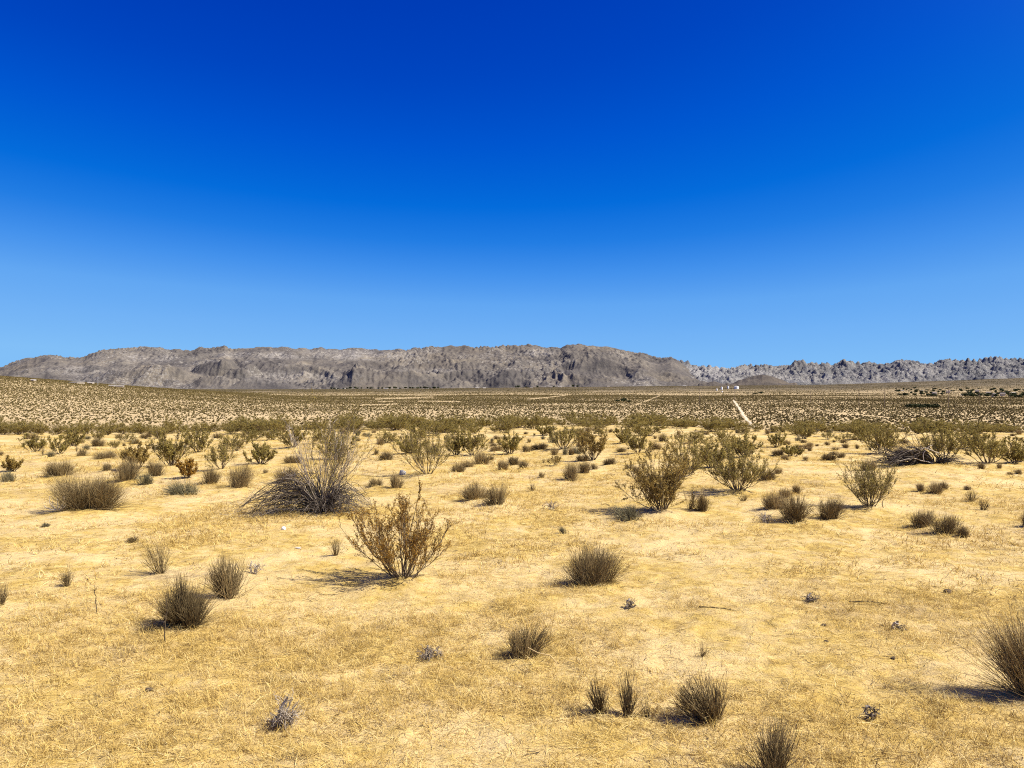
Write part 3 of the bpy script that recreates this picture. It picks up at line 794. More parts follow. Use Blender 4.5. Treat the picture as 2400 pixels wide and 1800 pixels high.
sx_, sy_, sz_ = scrub_points()
sr_ = np.hypot(sx_, sy_)
mb = MB()
for lo, hi, k in ((0, 500, 10), (500, 1400, 5), (1400, 9000, 4)):
    m = (sr_ >= lo) & (sr_ < hi)
    n = int(m.sum())
    w = rng.uniform(0.22, 0.58, n) if hi < 2000 else rng.uniform(0.4, 1.0, n); h = w * rng.uniform(0.8, 1.3, n)
    C = np.stack([sx_[m], sy_[m], sz_[m]], -1)
    d = rng.normal(size=(n, k, 3)); d /= np.linalg.norm(d, axis=2, keepdims=True)
    d[..., 2] = np.abs(d[..., 2])
    off = d * rng.uniform(0.25, 0.8, (n, k, 1)) * np.stack([w, w, h], -1)[:, None]
    tone = np.clip(rng.normal(0.45, 0.2, (n, 1)) + rng.normal(0, 0.12, (n, k)), 0, 1)
    size = (w[:, None] * (0.62 if k > 10 else 0.75 if k > 5 else 1.0) * rng.uniform(0.6, 1.0, (n, k)))
    mb.leaves((C[:, None] + off).reshape(-1, 3), size.ravel(), tone.ravel(), 0.75)
scrub = link('valley_scrub', mb.mesh('valley_scrub'), M_scrub)
tag(scrub, "thousands of olive scrub bushes dotted over the valley floor", 'scrub', kind='stuff')

tp = [at(px, py, None) for px, py in TRACK]
cx = np.array([p[0] for p in tp]); cy = np.array([p[1] for p in tp])
s_ = np.linspace(0, len(tp) - 1, 80)
cx, cy = np.interp(s_, np.arange(len(tp)), cx), np.interp(s_, np.arange(len(tp)), cy)
tv = []
for i in range(80):
    for o_ in (-1.0, -0.35, 0.35, 1.0):
        x = cx[i] + o_ * (0.45 + 0.5 * (1 - i / 79)) * (1 + 0.35 * math.sin(i * 2.3 + o_)) + 0.3 * math.sin(i * 0.5)
        tv.append((x, cy[i], float(terrain(x, cy[i])) + 0.12))
ti = np.arange(320).reshape(80, 4)
track = link('dirt_track', mesh_np('dirt_track', np.array(tv), np.stack([ti[:-1, :-1], ti[1:, :-1], ti[1:, 1:], ti[:-1, 1:]], -1)), plain('track_sand', (0.54, 0.45, 0.31), 0.12, 0.3))
tag(track, "pale dirt track running down the valley towards the white tanks", kind='structure')


def far_at(px, r):
    y = r
    x = y * (px - 1200) / FPX
    return x, y, float(terrain(x, y))


def row_at(px, row, rmin=150):
    """valley point seen at a photo row beyond the flat"""
    dx, dy, dz = ray(px, row)
    t = np.geomspace(rmin, 4450, 6000)
    hit = np.nonzero(EYE + dz * t <= terrain(dx * t, dy * t))[0]
    tt = t[hit[0]] if len(hit) else 4300
    return dx * tt, dy * tt, float(terrain(dx * tt, dy * tt)), tt / FPX


def box(w, d, h, z0=0.0):
    x, y = w / 2, d / 2
    V = [(-x, -y, z0), (x, -y, z0), (x, y, z0), (-x, y, z0), (-x, -y, z0 + h), (x, -y, z0 + h), (x, y, z0 + h), (-x, y, z0 + h)]
    return V, [(0, 3, 2, 1), (4, 5, 6, 7), (0, 1, 5, 4), (1, 2, 6, 5), (2, 3, 7, 6), (3, 0, 4, 7)]


def prism_roof(w, d, z0, rise):
    x, y = w / 2 + 0.4, d / 2 + 0.4
    V = [(-x, -y, z0), (x, -y, z0), (x, y, z0), (-x, y, z0), (-x, 0, z0 + rise), (x, 0, z0 + rise)]
    return V, [(0, 1, 5, 4), (2, 3, 4, 5), (0, 3, 2, 1), (3, 0, 4, 4), (1, 2, 5, 5)]


def pmesh(name, V, F):
    me = bpy.data.meshes.new(name)
    me.from_pydata([tuple(v) for v in V], [], [tuple(dict.fromkeys(f)) for f in F])
    me.update()
    return me


# houses at the foot of the mountains: distance row, width, roof
HOUSES = [(78, 893, 5, 'p', "lone pale shed on the rise near the photo edge"), (180, 898.5, 15, 'p', "longest white building on the rise beside the tall mast"),
          (213, 899.5, 6, 'p', "white house beside the tall mast"), (262, 906, 5, 'p', "small white shed below the longest white building"), (280, 907.5, 8, 'p', "blocky white house below the longest white building")]
G_VILL, L_VILL = "far houses along the mountain foot", "far pale house, a speck in the settlement line along the mountain foot"
for px in (790, 806, 872, 886, 905, 935, 1002, 1118, 1135, 1245, 1290, 1312, 1350, 1425, 1604):
    HOUSES.append((px, None, 13 + (px * 7) % 9, 'p' if px % 3 else 'd', None))
for px, row in ((2115, 916), (2160, 920), (2190, 925), (2222, 921), (2255, 927), (2290, 919), (2316, 925), (2350, 928), (2375, 922), (2330, 930)):
    HOUSES.append((px, row, 5 + px % 5, 'p' if px % 2 else 'd', 'oasis'))
proto = {}
for px, row, w, rf, lab in HOUSES:
    if row: x, y, z, s = row_at(px, row)
    else:
        x, y, z = far_at(px, 4150 + (px * 13) % 160)
    low_ = row is not None and px < 300
    key = (w if low_ else round(w / 6) * 6, rf)
    if key not in proto:
        w = key[0]
        V, F = box(w, min(8, w * 0.55), 1.7 if low_ else 3.6, -0.6)
        R, RF = prism_roof(w, min(8, w * 0.55), 1.1 if low_ else 3.0, 0.6 if low_ else 1.6)
        proto[key] = (pmesh('wall', V, F), pmesh('roof', R, RF))
    g = G_VILL if row is None else "houses among the dark trees of the valley settlement" if lab == 'oasis' else "white buildings on the rise"
    lb = L_VILL if row is None else "far pale house among the dark trees of the valley settlement" if lab == 'oasis' else lab
    t = thing('house', lb, 'house', (x, y, z), ((px * 37) % 60 - 30) * math.pi / 180, group=g)
    link('wall', proto[key][0], M_wall, t)
    link('roof', proto[key][1], M_roofp if rf == 'p' else M_roofd, t)


def crown_mesh(seed, w, h):
    r_ = np.random.default_rng(seed)
    mb = MB()
    n = 170
    d = r_.normal(size=(n, 3)); d /= np.linalg.norm(d, axis=1, keepdims=True)
    lump = 0.75 + 0.3 * np.sin(d[:, 0] * 5 + seed) * np.cos(d[:, 1] * 4)
    C = d * lump[:, None] * r_.uniform(0.45, 1, (n, 1)) * (w / 2, w / 2, h * 0.42) + (0, 0, h * 0.58)
    mb.leaves(C, w * 0.12, np.clip(r_.normal(0.5, 0.25, n), 0, 1), 0.8)
    return mb.mesh('crown')


def trunk_mesh(h):
    mb = MB()
    P = np.array([[(0, 0, -0.3), (0.05, 0, h * 0.3), (0.15, 0.05, h * 0.6)], [(0, 0, h * 0.2), (0.5, 0.1, h * 0.45), (0.9, 0.2, h * 0.6)], [(0, 0, h * 0.2), (-0.4, -0.2, h * 0.4), (-0.9, -0.3, h * 0.6)]])
    mb.tubes(P, np.array([[0.25, 0.2, 0.1], [0.15, 0.1, 0.05], [0.15, 0.1, 0.05]]), 0.5, 5)
    return mb.mesh('trunk')


CR = [crown_mesh(200 + i, 1.0, 1.0) for i in range(5)]
TK = trunk_mesh(6.0)
TREES = []
for px in list(range(778, 1035, 9)) + [1012, 1018, 1206, 1216, 1236, 1262, 1300, 1344, 1352]:
    TREES.append((px + random.uniform(-4, 4), None, random.uniform(12, 26), random.uniform(8, 16), 'foot'))
for i in range(110):
    px = random.uniform(2100, 2440)
    TREES.append((px, random.uniform(914, 933) - (2400 - px) * 0.012, random.uniform(5, 12), random.uniform(3, 6), 'oasis'))
for px, row, w, h in ((1462, 943, 7, 4), (1447, 942, 6, 2.4), (1474, 943, 5, 2.2)):
    TREES.append((px, row, w, h, 'dark'))
for px, row, w, h in ((1784, 924, 13, 5), (1770, 924, 12, 3), (1752, 923, 12, 2.6)):
    TREES.append((px, row, w, h, 'tank'))
for px in np.arange(2128, 2200, 4.5):
    TREES.append((px, 958 - (2200 - px) * 0.006, 4.5, 3.2, 'row'))
TL = {'foot': ("far dark tree in the line along the mountain foot", "trees along the mountain foot"), 'oasis': ("far dark tree of the valley settlement, among pale roofs", "trees of the valley settlement"),
      'dark': ("dark tree of the small isolated thicket in mid valley", "isolated thicket in mid valley"), 'tank': ("dark spreading tree near the white tanks", "trees near the tanks"),
      'row': ("low dark bush in the flat black row across the valley scrub", "black row of bushes in the valley")}
for i, (px, row, w, h, k) in enumerate(TREES):
    if row: x, y, z, s = row_at(px, row)
    else: x, y, z = far_at(px, 4040 + (i * 53) % 260)
    t = thing('tree' if k != 'row' else 'dark_bush', TL[k][0], 'tree' if k != 'row' else 'bush', (x, y, z), i * 1.7, group=TL[k][1])
    c = link('crown', CR[i % 5], M_tree, t); c.scale = (w, w, h)
    c = link('trunk', TK, M_trunk, t); c.scale = (h / 8, h / 8, h / 8)

# white tanks


def lathe(prof, n=28):
    a = np.linspace(0, 2 * math.pi, n, endpoint=False)
    V = [(r * math.cos(t), r * math.sin(t), z) for r, z in prof for t in a]
    F = [(i * n + j, i * n + (j + 1) % n, (i + 1) * n + (j + 1) % n, (i + 1) * n + j) for i in range(len(prof) - 1) for j in range(n)]
    return V, F


for px, row, wpx, hpx, lab in ((1726, 911.5, 10, 6, "widest white drum-shaped water tank before the dark hill"), (1706.5, 911, 4, 6, "slim white tank next to the widest drum-shaped one"),
                               (1691.5, 913.5, 4.5, 6.5, "white upright tank, middle of the small cluster of tanks"), (1680, 916, 3.2, 5, "narrow leaning-looking white tank at the cluster's outer end"), (1692.5, 919.5, 3, 3, "lowest, smallest white tank below the middle one")):
    x, y, z, s = row_at(px, row)
    s = min(s, 2.1)
    r_, h_ = wpx * s / 2, hpx * s
    t = thing('water_tank', lab, 'water tank', (x, y, z), group="white tanks in the valley")
    V, F = lathe([(r_, -0.5), (r_, h_ * 0.5), (r_, h_)])
    link('tank_wall', pmesh('tank_wall', V, F), M_white, t)
    V, F = lathe([(r_ * 1.03, h_ + 0.01), (r_ * 1.0, h_ + 0.15), (r_ * 0.5, h_ + r_ * 0.13), (0.05, h_ + r_ * 0.18)])
    link('tank_roof', pmesh('tank_roof', V, F), M_white, t)

# poles
POLES = [(229.5, 903, 20, "tall thin mast beside the white buildings on the rise"), (1640, 951, 13, None), (1721, 939, 12, "wooden pole at the top of the dirt track"), (1488, 940, 11, None), (1538, 945, 11, None),
         (2013, 958, 12, None), (2073, 955, 12, None), (2223, 956, 14, "wooden pole near the flat black row of bushes"), (2295, 952, 12, None), (2367, 958, 12, None), (1900, 945, 10, None)]
for px, row, h_, lab in POLES:
    x, y, z, s = row_at(px, row)
    mast = px < 300
    if mast: h_ = 21 * s
    t = thing('mast' if mast else 'utility_pole', lab or "thin wooden pole in the line crossing the valley scrub", 'mast' if mast else 'utility pole', (x, y, z), group=None if lab else "poles crossing the valley")
    mb = MB()
    mb.tubes(np.array([[(0, 0, -0.5), (0, 0, h_ / 2), (0, 0, h_)]]), np.array([[0.17, 0.14, 0.11]]) * (0.7 if mast else 1), 0.5, 8)
    link('pole', mb.mesh('pole'), M_white if mast else M_pole, t)
    if mast: continue
    V, F = box(2.2, 0.14, 0.16, h_ - 0.7)
    link('crossarm', pmesh('crossarm', [(a, b + 0.2, c) for a, b, c in V], F), M_pole, t)

# ------------------------------------------------------------------ plants


def bez(P0, P1, P2, K):
    t = np.linspace(0, 1, K)[None, :, None]
    return (1 - t) ** 2 * P0[:, None] + 2 * t * (1 - t) * P1[:, None] + t * t * P2[:, None]


def kink(P, amp):
    N, K, _ = P.shape
    j = np.cumsum(rng.normal(size=(N, K, 3)), axis=1) * amp
    j[:, 0] = 0
    return P + j


def pick(P, T, n, lo, hi):
    """n points on each polyline of P between lo and hi, with the tangents there"""
    N, K, _ = P.shape
    u = rng.uniform(lo, hi, (N, n)) * (K - 1)
    i = np.clip(u.astype(int), 0, K - 2)
    f = (u - i)[..., None]
    a = np.arange(N)[:, None]
    return (P[a, i] * (1 - f) + P[a, i + 1] * f).reshape(-1, 3), T[a, i].reshape(-1, 3), u / (K - 1)


def tang(P):
    T = np.gradient(P, axis=1)
    return T / (np.linalg.norm(T, axis=2, keepdims=True) + 1e-9)


def creosote(w, h, n=14, bare=0.3, leaf=0.013, dens=1.0, lean=0.0, rt=0.008, plume=0.35, nsub=8):
    """branches and foliage of one creosote in metres"""
    phi = np.arange(n) * 2.39996 + rng.uniform(-0.4, 0.4, n)
    rho = np.sqrt((np.arange(n) + 0.5) / n) * w * 0.47 * rng.uniform(0.85, 1.08, n)
    ty = 0.9
    tip = np.stack([rho * np.cos(phi) + lean * w, rho * ty * np.sin(phi), h * np.sqrt(np.maximum(0.10, 1 - 0.62 * (rho / (w * 0.5)) ** 2)) * rng.uniform(0.52, 1.0, n)], -1)
    P0 = np.stack([np.cos(phi), np.sin(phi), 0 * phi], -1) * w * 0.035 * rng.uniform(0.3, 1, (n, 1))
    P0[:, 2] = -0.03
    P1 = P0 + (tip - P0) * np.stack([0.58 + 0 * rho, 0.58 + 0 * rho, 0.40 + 0 * rho], -1) + rng.normal(size=(n, 3)) * 0.04 * h
    main = kink(bez(P0, P1, tip, 9), 0.015 * h)
    R = rt * np.linspace(1, 0.32, 9)[None] * rng.uniform(0.7, 1.15, (n, 1))
    bk, lf = MB(), MB()
    bk.tubes(main, R, rng.uniform(0.1, 0.9, n), 4)
    T = tang(main)
    S, D, u = pick(main, T, nsub, bare * 0.7, 0.96)
    d2 = D * 0.75 + rng.normal(size=D.shape) * 0.36 + (0, 0, plume)
    d2 /= np.linalg.norm(d2, axis=1, keepdims=True)
    L2 = h * 0.30 * rng.uniform(0.5, 1.1, (len(S), 1)) * (1.15 - 0.55 * u.reshape(-1, 1))
    sub = kink(bez(S, S + d2 * L2 * 0.5 + rng.normal(size=S.shape) * 0.02 * h, S + d2 * L2 + (0, 0, 0.02 * h), 5), 0.006 * h)
    bk.tubes(sub, rt * 0.42 * np.linspace(1, 0.5, 5)[None] * np.ones((len(sub), 1)), rng.uniform(0, 0.8, len(sub)), 3)
    S3, D3, u3 = pick(sub, tang(sub), 4, 0.3, 1.0)
    d3 = D3 * 0.8 + rng.normal(size=D3.shape) * 0.42 + (0, 0, 0.18)
    d3 /= np.linalg.norm(d3, axis=1, keepdims=True)
    L3 = h * 0.12 * rng.uniform(0.5, 1.2, (len(S3), 1))
    twig = bez(S3, S3 + d3 * L3 * 0.5 + rng.normal(size=S3.shape) * 0.01 * h, S3 + d3 * L3, 3)
    bk.tubes(twig, np.full((len(twig), 3), rt * 0.2), rng.uniform(0, 0.8, len(twig)), 3)
    nl = max(1, int(round(9 * dens)))
    C, _, _ = pick(twig, tang(twig), nl, 0.15, 1.05)
    nm = max(1, int(round(10 * dens)))
    C2, _, _ = pick(sub, tang(sub), nm, 0.45, 1.0)
    tw = np.concatenate([np.repeat(rng.normal(0.48, 0.2, len(twig)), nl), np.repeat(rng.normal(0.42, 0.2, len(sub)), nm)])
    C = np.concatenate([C, C2]) + rng.normal(size=(len(tw), 3)) * leaf * 0.7
    lf.leaves(C, leaf * rng.uniform(0.55, 1.1, len(C)), np.clip(tw + rng.normal(0, 0.1, len(C)), 0, 1), 0.55)
    return bk, lf


def clump(w, h, n=320, rb=0.25, droop=0.0, lean=0.0, fork=0.8, r0=0.0022, sparse=False, ragged=0.45, tone=(0.45, 0.22)):
    dep = 0.8 if w < 0.9 else 0.55
    nt = max(3, min(9, n // 28))
    tp_ = rng.uniform(0, 2 * math.pi, nt); tq = np.sqrt(rng.uniform(0, 1, nt))
    th_ = rng.uniform(0.58, 1.04, nt); th_[0] = 1.05
    tl = rng.normal(0, 0.13, (nt, 2))
    j = rng.integers(0, nt, n)
    phi = rng.uniform(0, 2 * math.pi, n)
    q = np.sqrt(rng.uniform(0, 1, n))
    bx_ = np.cos(tp_[j]) * tq[j] * rb * w + np.cos(phi) * q * rb * w * 0.42
    by_ = (np.sin(tp_[j]) * tq[j] * rb * w + np.sin(phi) * q * rb * w * 0.42) * dep
    B = np.stack([bx_, by_, np.full(n, -0.02)], -1)
    q = np.clip(np.hypot(bx_, by_ / dep) / (rb * w * 1.2), 0, 1)
    ph2 = np.arctan2(by_, bx_) + rng.normal(0, 0.55, n)
    out = np.clip(0.12 + 0.88 * q + rng.normal(0, 0.14, n), 0, 1.1) * rng.uniform(0.55, 1.0, n) ** 0.7
    zt = h * th_[j] * (1 - ragged * rng.uniform(0, 1, n) ** 1.1) * np.sqrt(np.maximum(0.06, 1 - (0.80 + 0.15 * droop) * out ** 2)) * (1 - droop * 0.6 * out ** 2)
    stray = rng.random(n) < 0.10
    fallen = rng.random(n) < 0.07
    zt = np.where(fallen, zt * rng.uniform(0.05, 0.25, n), zt)
    out = np.where(fallen, rng.uniform(0.6, 1.25, n), out)
    zt = np.where(stray, zt * rng.uniform(1.0, 1.35, n), zt)
    out = np.where(stray, out * rng.uniform(0.9, 1.3, n), out)
    tip = np.stack([np.cos(ph2) * out * w * 0.5 + B[:, 0] * 0.3 + (lean + tl[j, 0]) * h, np.sin(ph2) * out * w * 0.5 * dep + B[:, 1] * 0.3 + tl[j, 1] * h, zt], -1)
    P1 = B + (tip - B) * (0.42, 0.42, 0.56) + rng.normal(size=(n, 3)) * 0.035 * h
    P1[:, 2] += droop * h * 0.5 * out
    P = kink(bez(B, P1, tip, 6), 0.017 * h)
    mb = MB()
    tn = np.clip(rng.normal(tone[0], tone[1], n), 0, 1)
    mb.tubes(P, r0 * np.linspace(1.15, 0.4, 6)[None] * rng.uniform(0.6, 1.3, (n, 1)), tn, 3)
    k = int(n * fork)
    if k:
        S, D, u = pick(P, tang(P), 2, 0.3, 0.75)
        sel = rng.permutation(len(S))[:k]
        S, D = S[sel], D[sel]
        d = D + rng.normal(size=D.shape) * 0.26 + (0, 0, 0.15)
        d /= np.linalg.norm(d, axis=1, keepdims=True)
        L = h * rng.uniform(0.2, 0.42, (k, 1))
        F = kink(bez(S, S + d * L * 0.5, S + d * L + (0, 0, 0.02 * h), 4), 0.008 * h)
        F[..., 2] = np.minimum(F[..., 2], h * 1.05)
        mb.tubes(F, r0 * 0.7 * np.linspace(1, 0.45, 4)[None] * np.ones((k, 1)), np.clip(np.repeat(tn, 2)[sel] + 0.05, 0, 1), 3)
    return mb


CL = {'d': dict(mat=M_stem, n=430, straw=130, tone=(0.40, 0.22)), 'g': dict(mat=M_grey, n=380, droop=0.15, straw=0, tone=(0.48, 0.22)),
      's': dict(mat=M_stem, n=330, straw=330, tone=(0.52, 0.22)), 't': dict(mat=M_stem, n=70, straw=30, fork=1.2, ragged=0.6, rb=0.10, tone=(0.36, 0.2))}
cl_proto = {}


def clump_meshes(style, w, h, big, **kw):
    c = CL[style]
    n = int(c['n'] * (np.clip((w / 0.45), 0.7, 2.6) if big else 0.55))
    args = dict(n=n, droop=c.get('droop', 0), fork=c.get('fork', 0.8), ragged=c.get('ragged', 0.45), rb=c.get('rb', 0.25), tone=c['tone'])
    args.update(kw)
    a = clump(w, h, **args).mesh('stems')
    b = None
    if c['straw']:
        m = max(20, int(c['straw'] * n / c['n']))
        b = clump(w * 1.02, h * 1.08, n=m, fork=0.4, ragged=0.35, rb=args['rb'], lean=args.get('lean', 0), droop=args['droop'], r0=0.0012 if big and w < 0.7 else 0.0018 if big else args.get('r0', 0.0022), tone=(0.5, 0.25)).mesh('dry_straw')
    return a, b, c['mat']


SPECIAL = {"F2280": dict(lean=-0.22, n=520, r0=0.0015, ragged=0.5, rb=0.14, tone=(0.6, 0.22)), "F200": dict(lean=-0.28, n=190, ragged=0.5, fork=1.6, rb=0.12, r0=0.0020), "B1870": dict(lean=-0.25, droop=0.35), "A1200": dict(lean=-0.3, droop=0.45),
           "C935": dict(lean=0.12), "D1480": dict(n=420), "D1180": dict(n=950, lean=0.08, ragged=0.4, tone=(0.28, 0.2)), "A560": dict(n=1300, lean=0.05), "E1680": dict(n=70, r0=0.0020, tone=(0.25, 0.15), lean=-0.08, rb=0.09, ragged=0.4), "E1850": dict(n=70, r0=0.0020, tone=(0.25, 0.15), rb=0.09, lean=0.03, ragged=0.4),
           "E1985": dict(n=14, r0=0.002, tone=(0.2, 0.15)), "B1620": dict(n=900), "F600": dict(n=230, fork=1.5, r0=0.0014), "A1040": dict(n=85), "E1185": dict(n=260, tone=(0.3, 0.2)), "F130": dict(n=12, tone=(0.2, 0.15)), "F20": dict(n=16, tone=(0.3, 0.2))}
for i, (e, (x, y, z, w, h)) in enumerate(zip(CLUMPS, P_CL)):
    crop, bx, by, pw, ph, style, lab = e
    z = float(ground_z(x, y)) - 0.004
    w *= 1.06; h *= 1.2 if style == 't' else 1.03
    far = y > 16
    big = pw > 90 or crop in 'DEF'
    t = thing('grass_clump', lab or L_TINY, 'grass clump', (x, y, z), group=G_CLUMP if lab else G_TINY)
    if big:
        kw = dict(SPECIAL.get(crop + str(bx), {}))
        kw.setdefault('r0', 0.0014 if y < 9 else 0.0019 if not far else 0.0028)
        a, b, mat = clump_meshes(style, w, h, True, **kw)
    else:
        key = (style, i % 3)
        if key not in cl_proto:
            cl_proto[key] = clump_meshes(style, 1.0, 0.9, False, r0=0.0065, n=None or int(CL[style]['n'] * 0.55) if style != 't' else 45)
        a, b, mat = cl_proto[key]
        t.rotation_euler[2] = i * 2.1
        t.scale = (w, w, h / 0.9)
    link('stems', a, mat, t)
    if b: link('dry_straw', b, M_straw, t)
    if crop + str(bx) == "A560":
        mbr = MB()
        tips = np.array([(-0.10, 0, 0.18), (-0.05, -0.03, 0.14), (0.03, -0.02, 0.15), (0.09, 0.0, 0.19), (0.13, -0.03, 0.10), (-0.13, -0.04, 0.09)])
        P0 = np.zeros((6, 3)) + (-0.38 * 0 - 0.36 * w * 0.75, -0.30 * w * 0.6, -0.01)
        mbr.tubes(kink(bez(P0, P0 + tips * (1.1, 1, 0.4), P0 + tips, 6), 0.004), np.array([[0.008, 0.007, 0.006, 0.005, 0.004, 0.003]] * 6), 1.0, 5)
        link('dead_roots', mbr.mesh('dead_roots'), M_pale, t)
    if crop + str(bx) == "E1185":
        mbr = MB()
        mbr.tubes(np.array([[(0.02, -0.15, 0.10), (0.08, -0.17, 0.075), (0.15, -0.17, 0.06), (0.19, -0.17, 0.015)]]), np.array([[0.003, 0.0035, 0.0035, 0.003]]), 1.0, 5)
        link('fallen_stem', mbr.mesh('fallen_stem'), M_straw, t)

CS = {'o': dict(bare=0.16, dens=1.4, mat=M_olive, bark=M_bark), 'r': dict(bare=0.2, dens=1.8, mat=M_rust, bark=M_bark), 'y': dict(bare=0.40, dens=1.3, mat=M_gold, bark=M_bark),
      'b': dict(bare=0.40, dens=1.0, mat=M_olive, bark=M_bark), 'k': dict(bare=0.30, dens=1.4, mat=M_olive, bark=M_bark)}
cr_proto = {}
ci = 0


def plant_creosote(style, x, y, w, h, lab, group, big, key=None, **kw):
    global ci
    ci += 1
    c = CS[style]
    z = float(ground_z(x, y)) - 0.005
    t = thing('creosote_bush', lab, 'bush', (x, y, z), group=group)
    if big:
        far = y > 15
        args = dict(n=int(np.clip(16 * w ** 0.5, 9, 30)), bare=c['bare'], dens=c['dens'], leaf=0.009 if y < 9 else 0.011 if not far else 0.015, rt=0.0062 if not far else 0.009)
        args.update(kw)
        bk, lf = creosote(w, h, **args)
        a, b = bk.mesh('branches'), lf.mesh('foliage')
    else:
        k = (style, ci % 4)
        if k not in cr_proto:
            bk, lf = creosote(1.1, 0.8, n=18, bare=c['bare'], dens=c['dens'] * 1.3, leaf=0.0115, rt=0.007)
            cr_proto[k] = (bk.mesh('branches'), lf.mesh('foliage'))
        a, b = cr_proto[k]
        t.rotation_euler[2] = ci * 1.3
        t.scale = (w, w, h / 0.8)
    link('branches', a, c['bark'], t)
    link('foliage', b, c['mat'], t)
    return t


for e, (x, y, z, w, h) in zip(CREOSOTES, P_CR):
    crop, bx, by, pw, ph, style, lab = e
    kw = {}
    if crop == 'B' and bx == 400: kw = dict(n=30, bare=0.34, dens=1.7, leaf=0.0068, rt=0.0050, lean=-0.05, plume=0.5, nsub=9)
    if crop == 'B' and bx == 2070: kw = dict(n=30, bare=0.16, dens=2.0, leaf=0.010, lean=-0.05)
    if crop == 'C' and bx == 1212: kw = dict(n=32, bare=0.34, dens=0.8, leaf=0.008, plume=0.45, rt=0.005)
    if crop == 'C' and bx == 360: kw = dict(n=36, bare=0.45, dens=1.0, leaf=0.010)
    t = plant_creosote(style, x, y, w * 1.22, h * 1.04, lab or L_BAND, G_CREO if lab else G_BAND, pw >= 110 and lab is not None, **kw)
    if crop == 'B' and bx == 400:                 # the one tall spike
        mb, lf = MB(), MB()
        P = kink(bez(np.array([[0.0, 0, 0.05]]), np.array([[0.06, 0.02, 0.45]]), np.array([[0.14, 0, h * 1.22]]), 10), 0.004)
        mb.tubes(P, np.array([np.linspace(0.006, 0.002, 10)]), 0.4, 4)
        S, D, u = pick(P, tang(P), 12, 0.72, 0.98)
        d = D * 0.9 + rng.normal(size=D.shape) * 0.3
        tw = bez(S, S + d * 0.03, S + d * 0.07, 3)
        mb.tubes(tw, np.full((12, 3), 0.0012), 0.4, 3)
        C, _, _ = pick(tw, tang(tw), 14, 0.1, 1)
        lf.leaves(C, 0.008, np.clip(rng.normal(0.4, 0.2, len(C)), 0, 1))
        link('spike', mb.mesh('spike'), M_bark, t)
        link('spike_leaves', lf.mesh('spike_leaves'), M_rust, t)

# the crowd of bushes over the brow and the tiny tufts before it: nothing tells these apart
placed = [(x, y) for (x, y, z, w, h) in P_CR]
k = 0
while k < 165:
    a = random.uniform(-0.64, 0.64); r = random.uniform(30.5, 62)
    x, y = r * math.sin(a), r * math.cos(a)
    px, py = to_px(x, y, float(terrain(x, y)))
    if 1738 < px < 1795: continue
    clear = 0.75 if px < 900 else 0.5 if px < 1650 else 0.35
    if py > 1022 or random.random() > clear: continue
    if any((x - p) ** 2 + (y - q) ** 2 < 0.8 for p, q in placed): continue
    placed.append((x, y)); k += 1
    w = random.uniform(1.1, 2.4)
    plant_creosote('o' if k % 4 else 'b', x, y, w, random.uniform(0.42, 0.85), L_BAND, G_BAND, False)
k = 0
while k < 110:
    px, py = random.uniform(-20, 2420), 1012 + 62 * random.random() ** 2.2
    x, y, z, s = at(px, py)
    if any((x - p) ** 2 + (y - q) ** 2 < 0.4 for p, q in placed): continue
    k += 1
    w = random.uniform(0.18, 0.42)
    style = 'dsg'[k % 3]
    t = thing('grass_clump', L_TINY, 'grass clump', (x, y, z - 0.004), k * 1.1, (w, w, w * random.uniform(0.6, 0.95)), G_TINY)
    a, b, mat = cl_proto.get((style, k % 3)) or cl_proto[(style, 0)] if (style, 0) in cl_proto else cl_proto[('d', 0)]
    link('stems', a, mat, t)
    if b: link('dry_straw', b, M_straw, t)

# ------------------------------------------------------------------ the dead bush and the dead heap


def arching(n, az0, az1, len0, len1, rise0, rise1, end, r0, K=10, wob=0.019):
    """branches that leave the base upward and bow over to the ground"""
    phi = rng.uniform(az0, az1, n)
    L = rng.uniform(len0, len1, n)
    rise = rng.uniform(rise0, rise1, n)
    D = np.stack([np.cos(phi), np.sin(phi), 0 * phi], -1)
    P0 = D * 0.04 * rng.uniform(0, 1, (n, 1)); P0[:, 2] = -0.02
    P1 = D * (L * rng.uniform(0.30, 0.5, n))[:, None]; P1[:, 2] = rise * 1.9
    P2 = D * L[:, None]; P2[:, 2] = rng.uniform(*end, n)
    P = kink(bez(P0, P1, P2, K), wob)
    P[..., 2] = np.maximum(P[..., 2], 0.012)
    P[:, 0, 2] = -0.02
    return P, r0 * np.linspace(1, 0.28, K)[None] * rng.uniform(0.6, 1.25, (n, 1))


def twiglets(mb, P, per, ln, r, tone, up=0.1):
    S, D, u = pick(P, tang(P), per, 0.35, 1.0)
    d = D + rng.normal(size=D.shape) * 0.4 + (0, 0, up)
    d /= np.linalg.norm(d, axis=1, keepdims=True)
    L = ln * rng.uniform(0.4, 1.1, (len(S), 1))
    T = kink(bez(S, S + d * L * 0.5 + rng.normal(size=S.shape) * 0.02, S + d * L, 5), 0.006)
    T[..., 2] = np.maximum(T[..., 2], 0.008)
    mb.tubes(T, r * np.linspace(1, 0.4, 5)[None] * np.ones((len(T), 1)), np.clip(rng.normal(tone, 0.2, len(T)), 0, 1), 3)
    return T


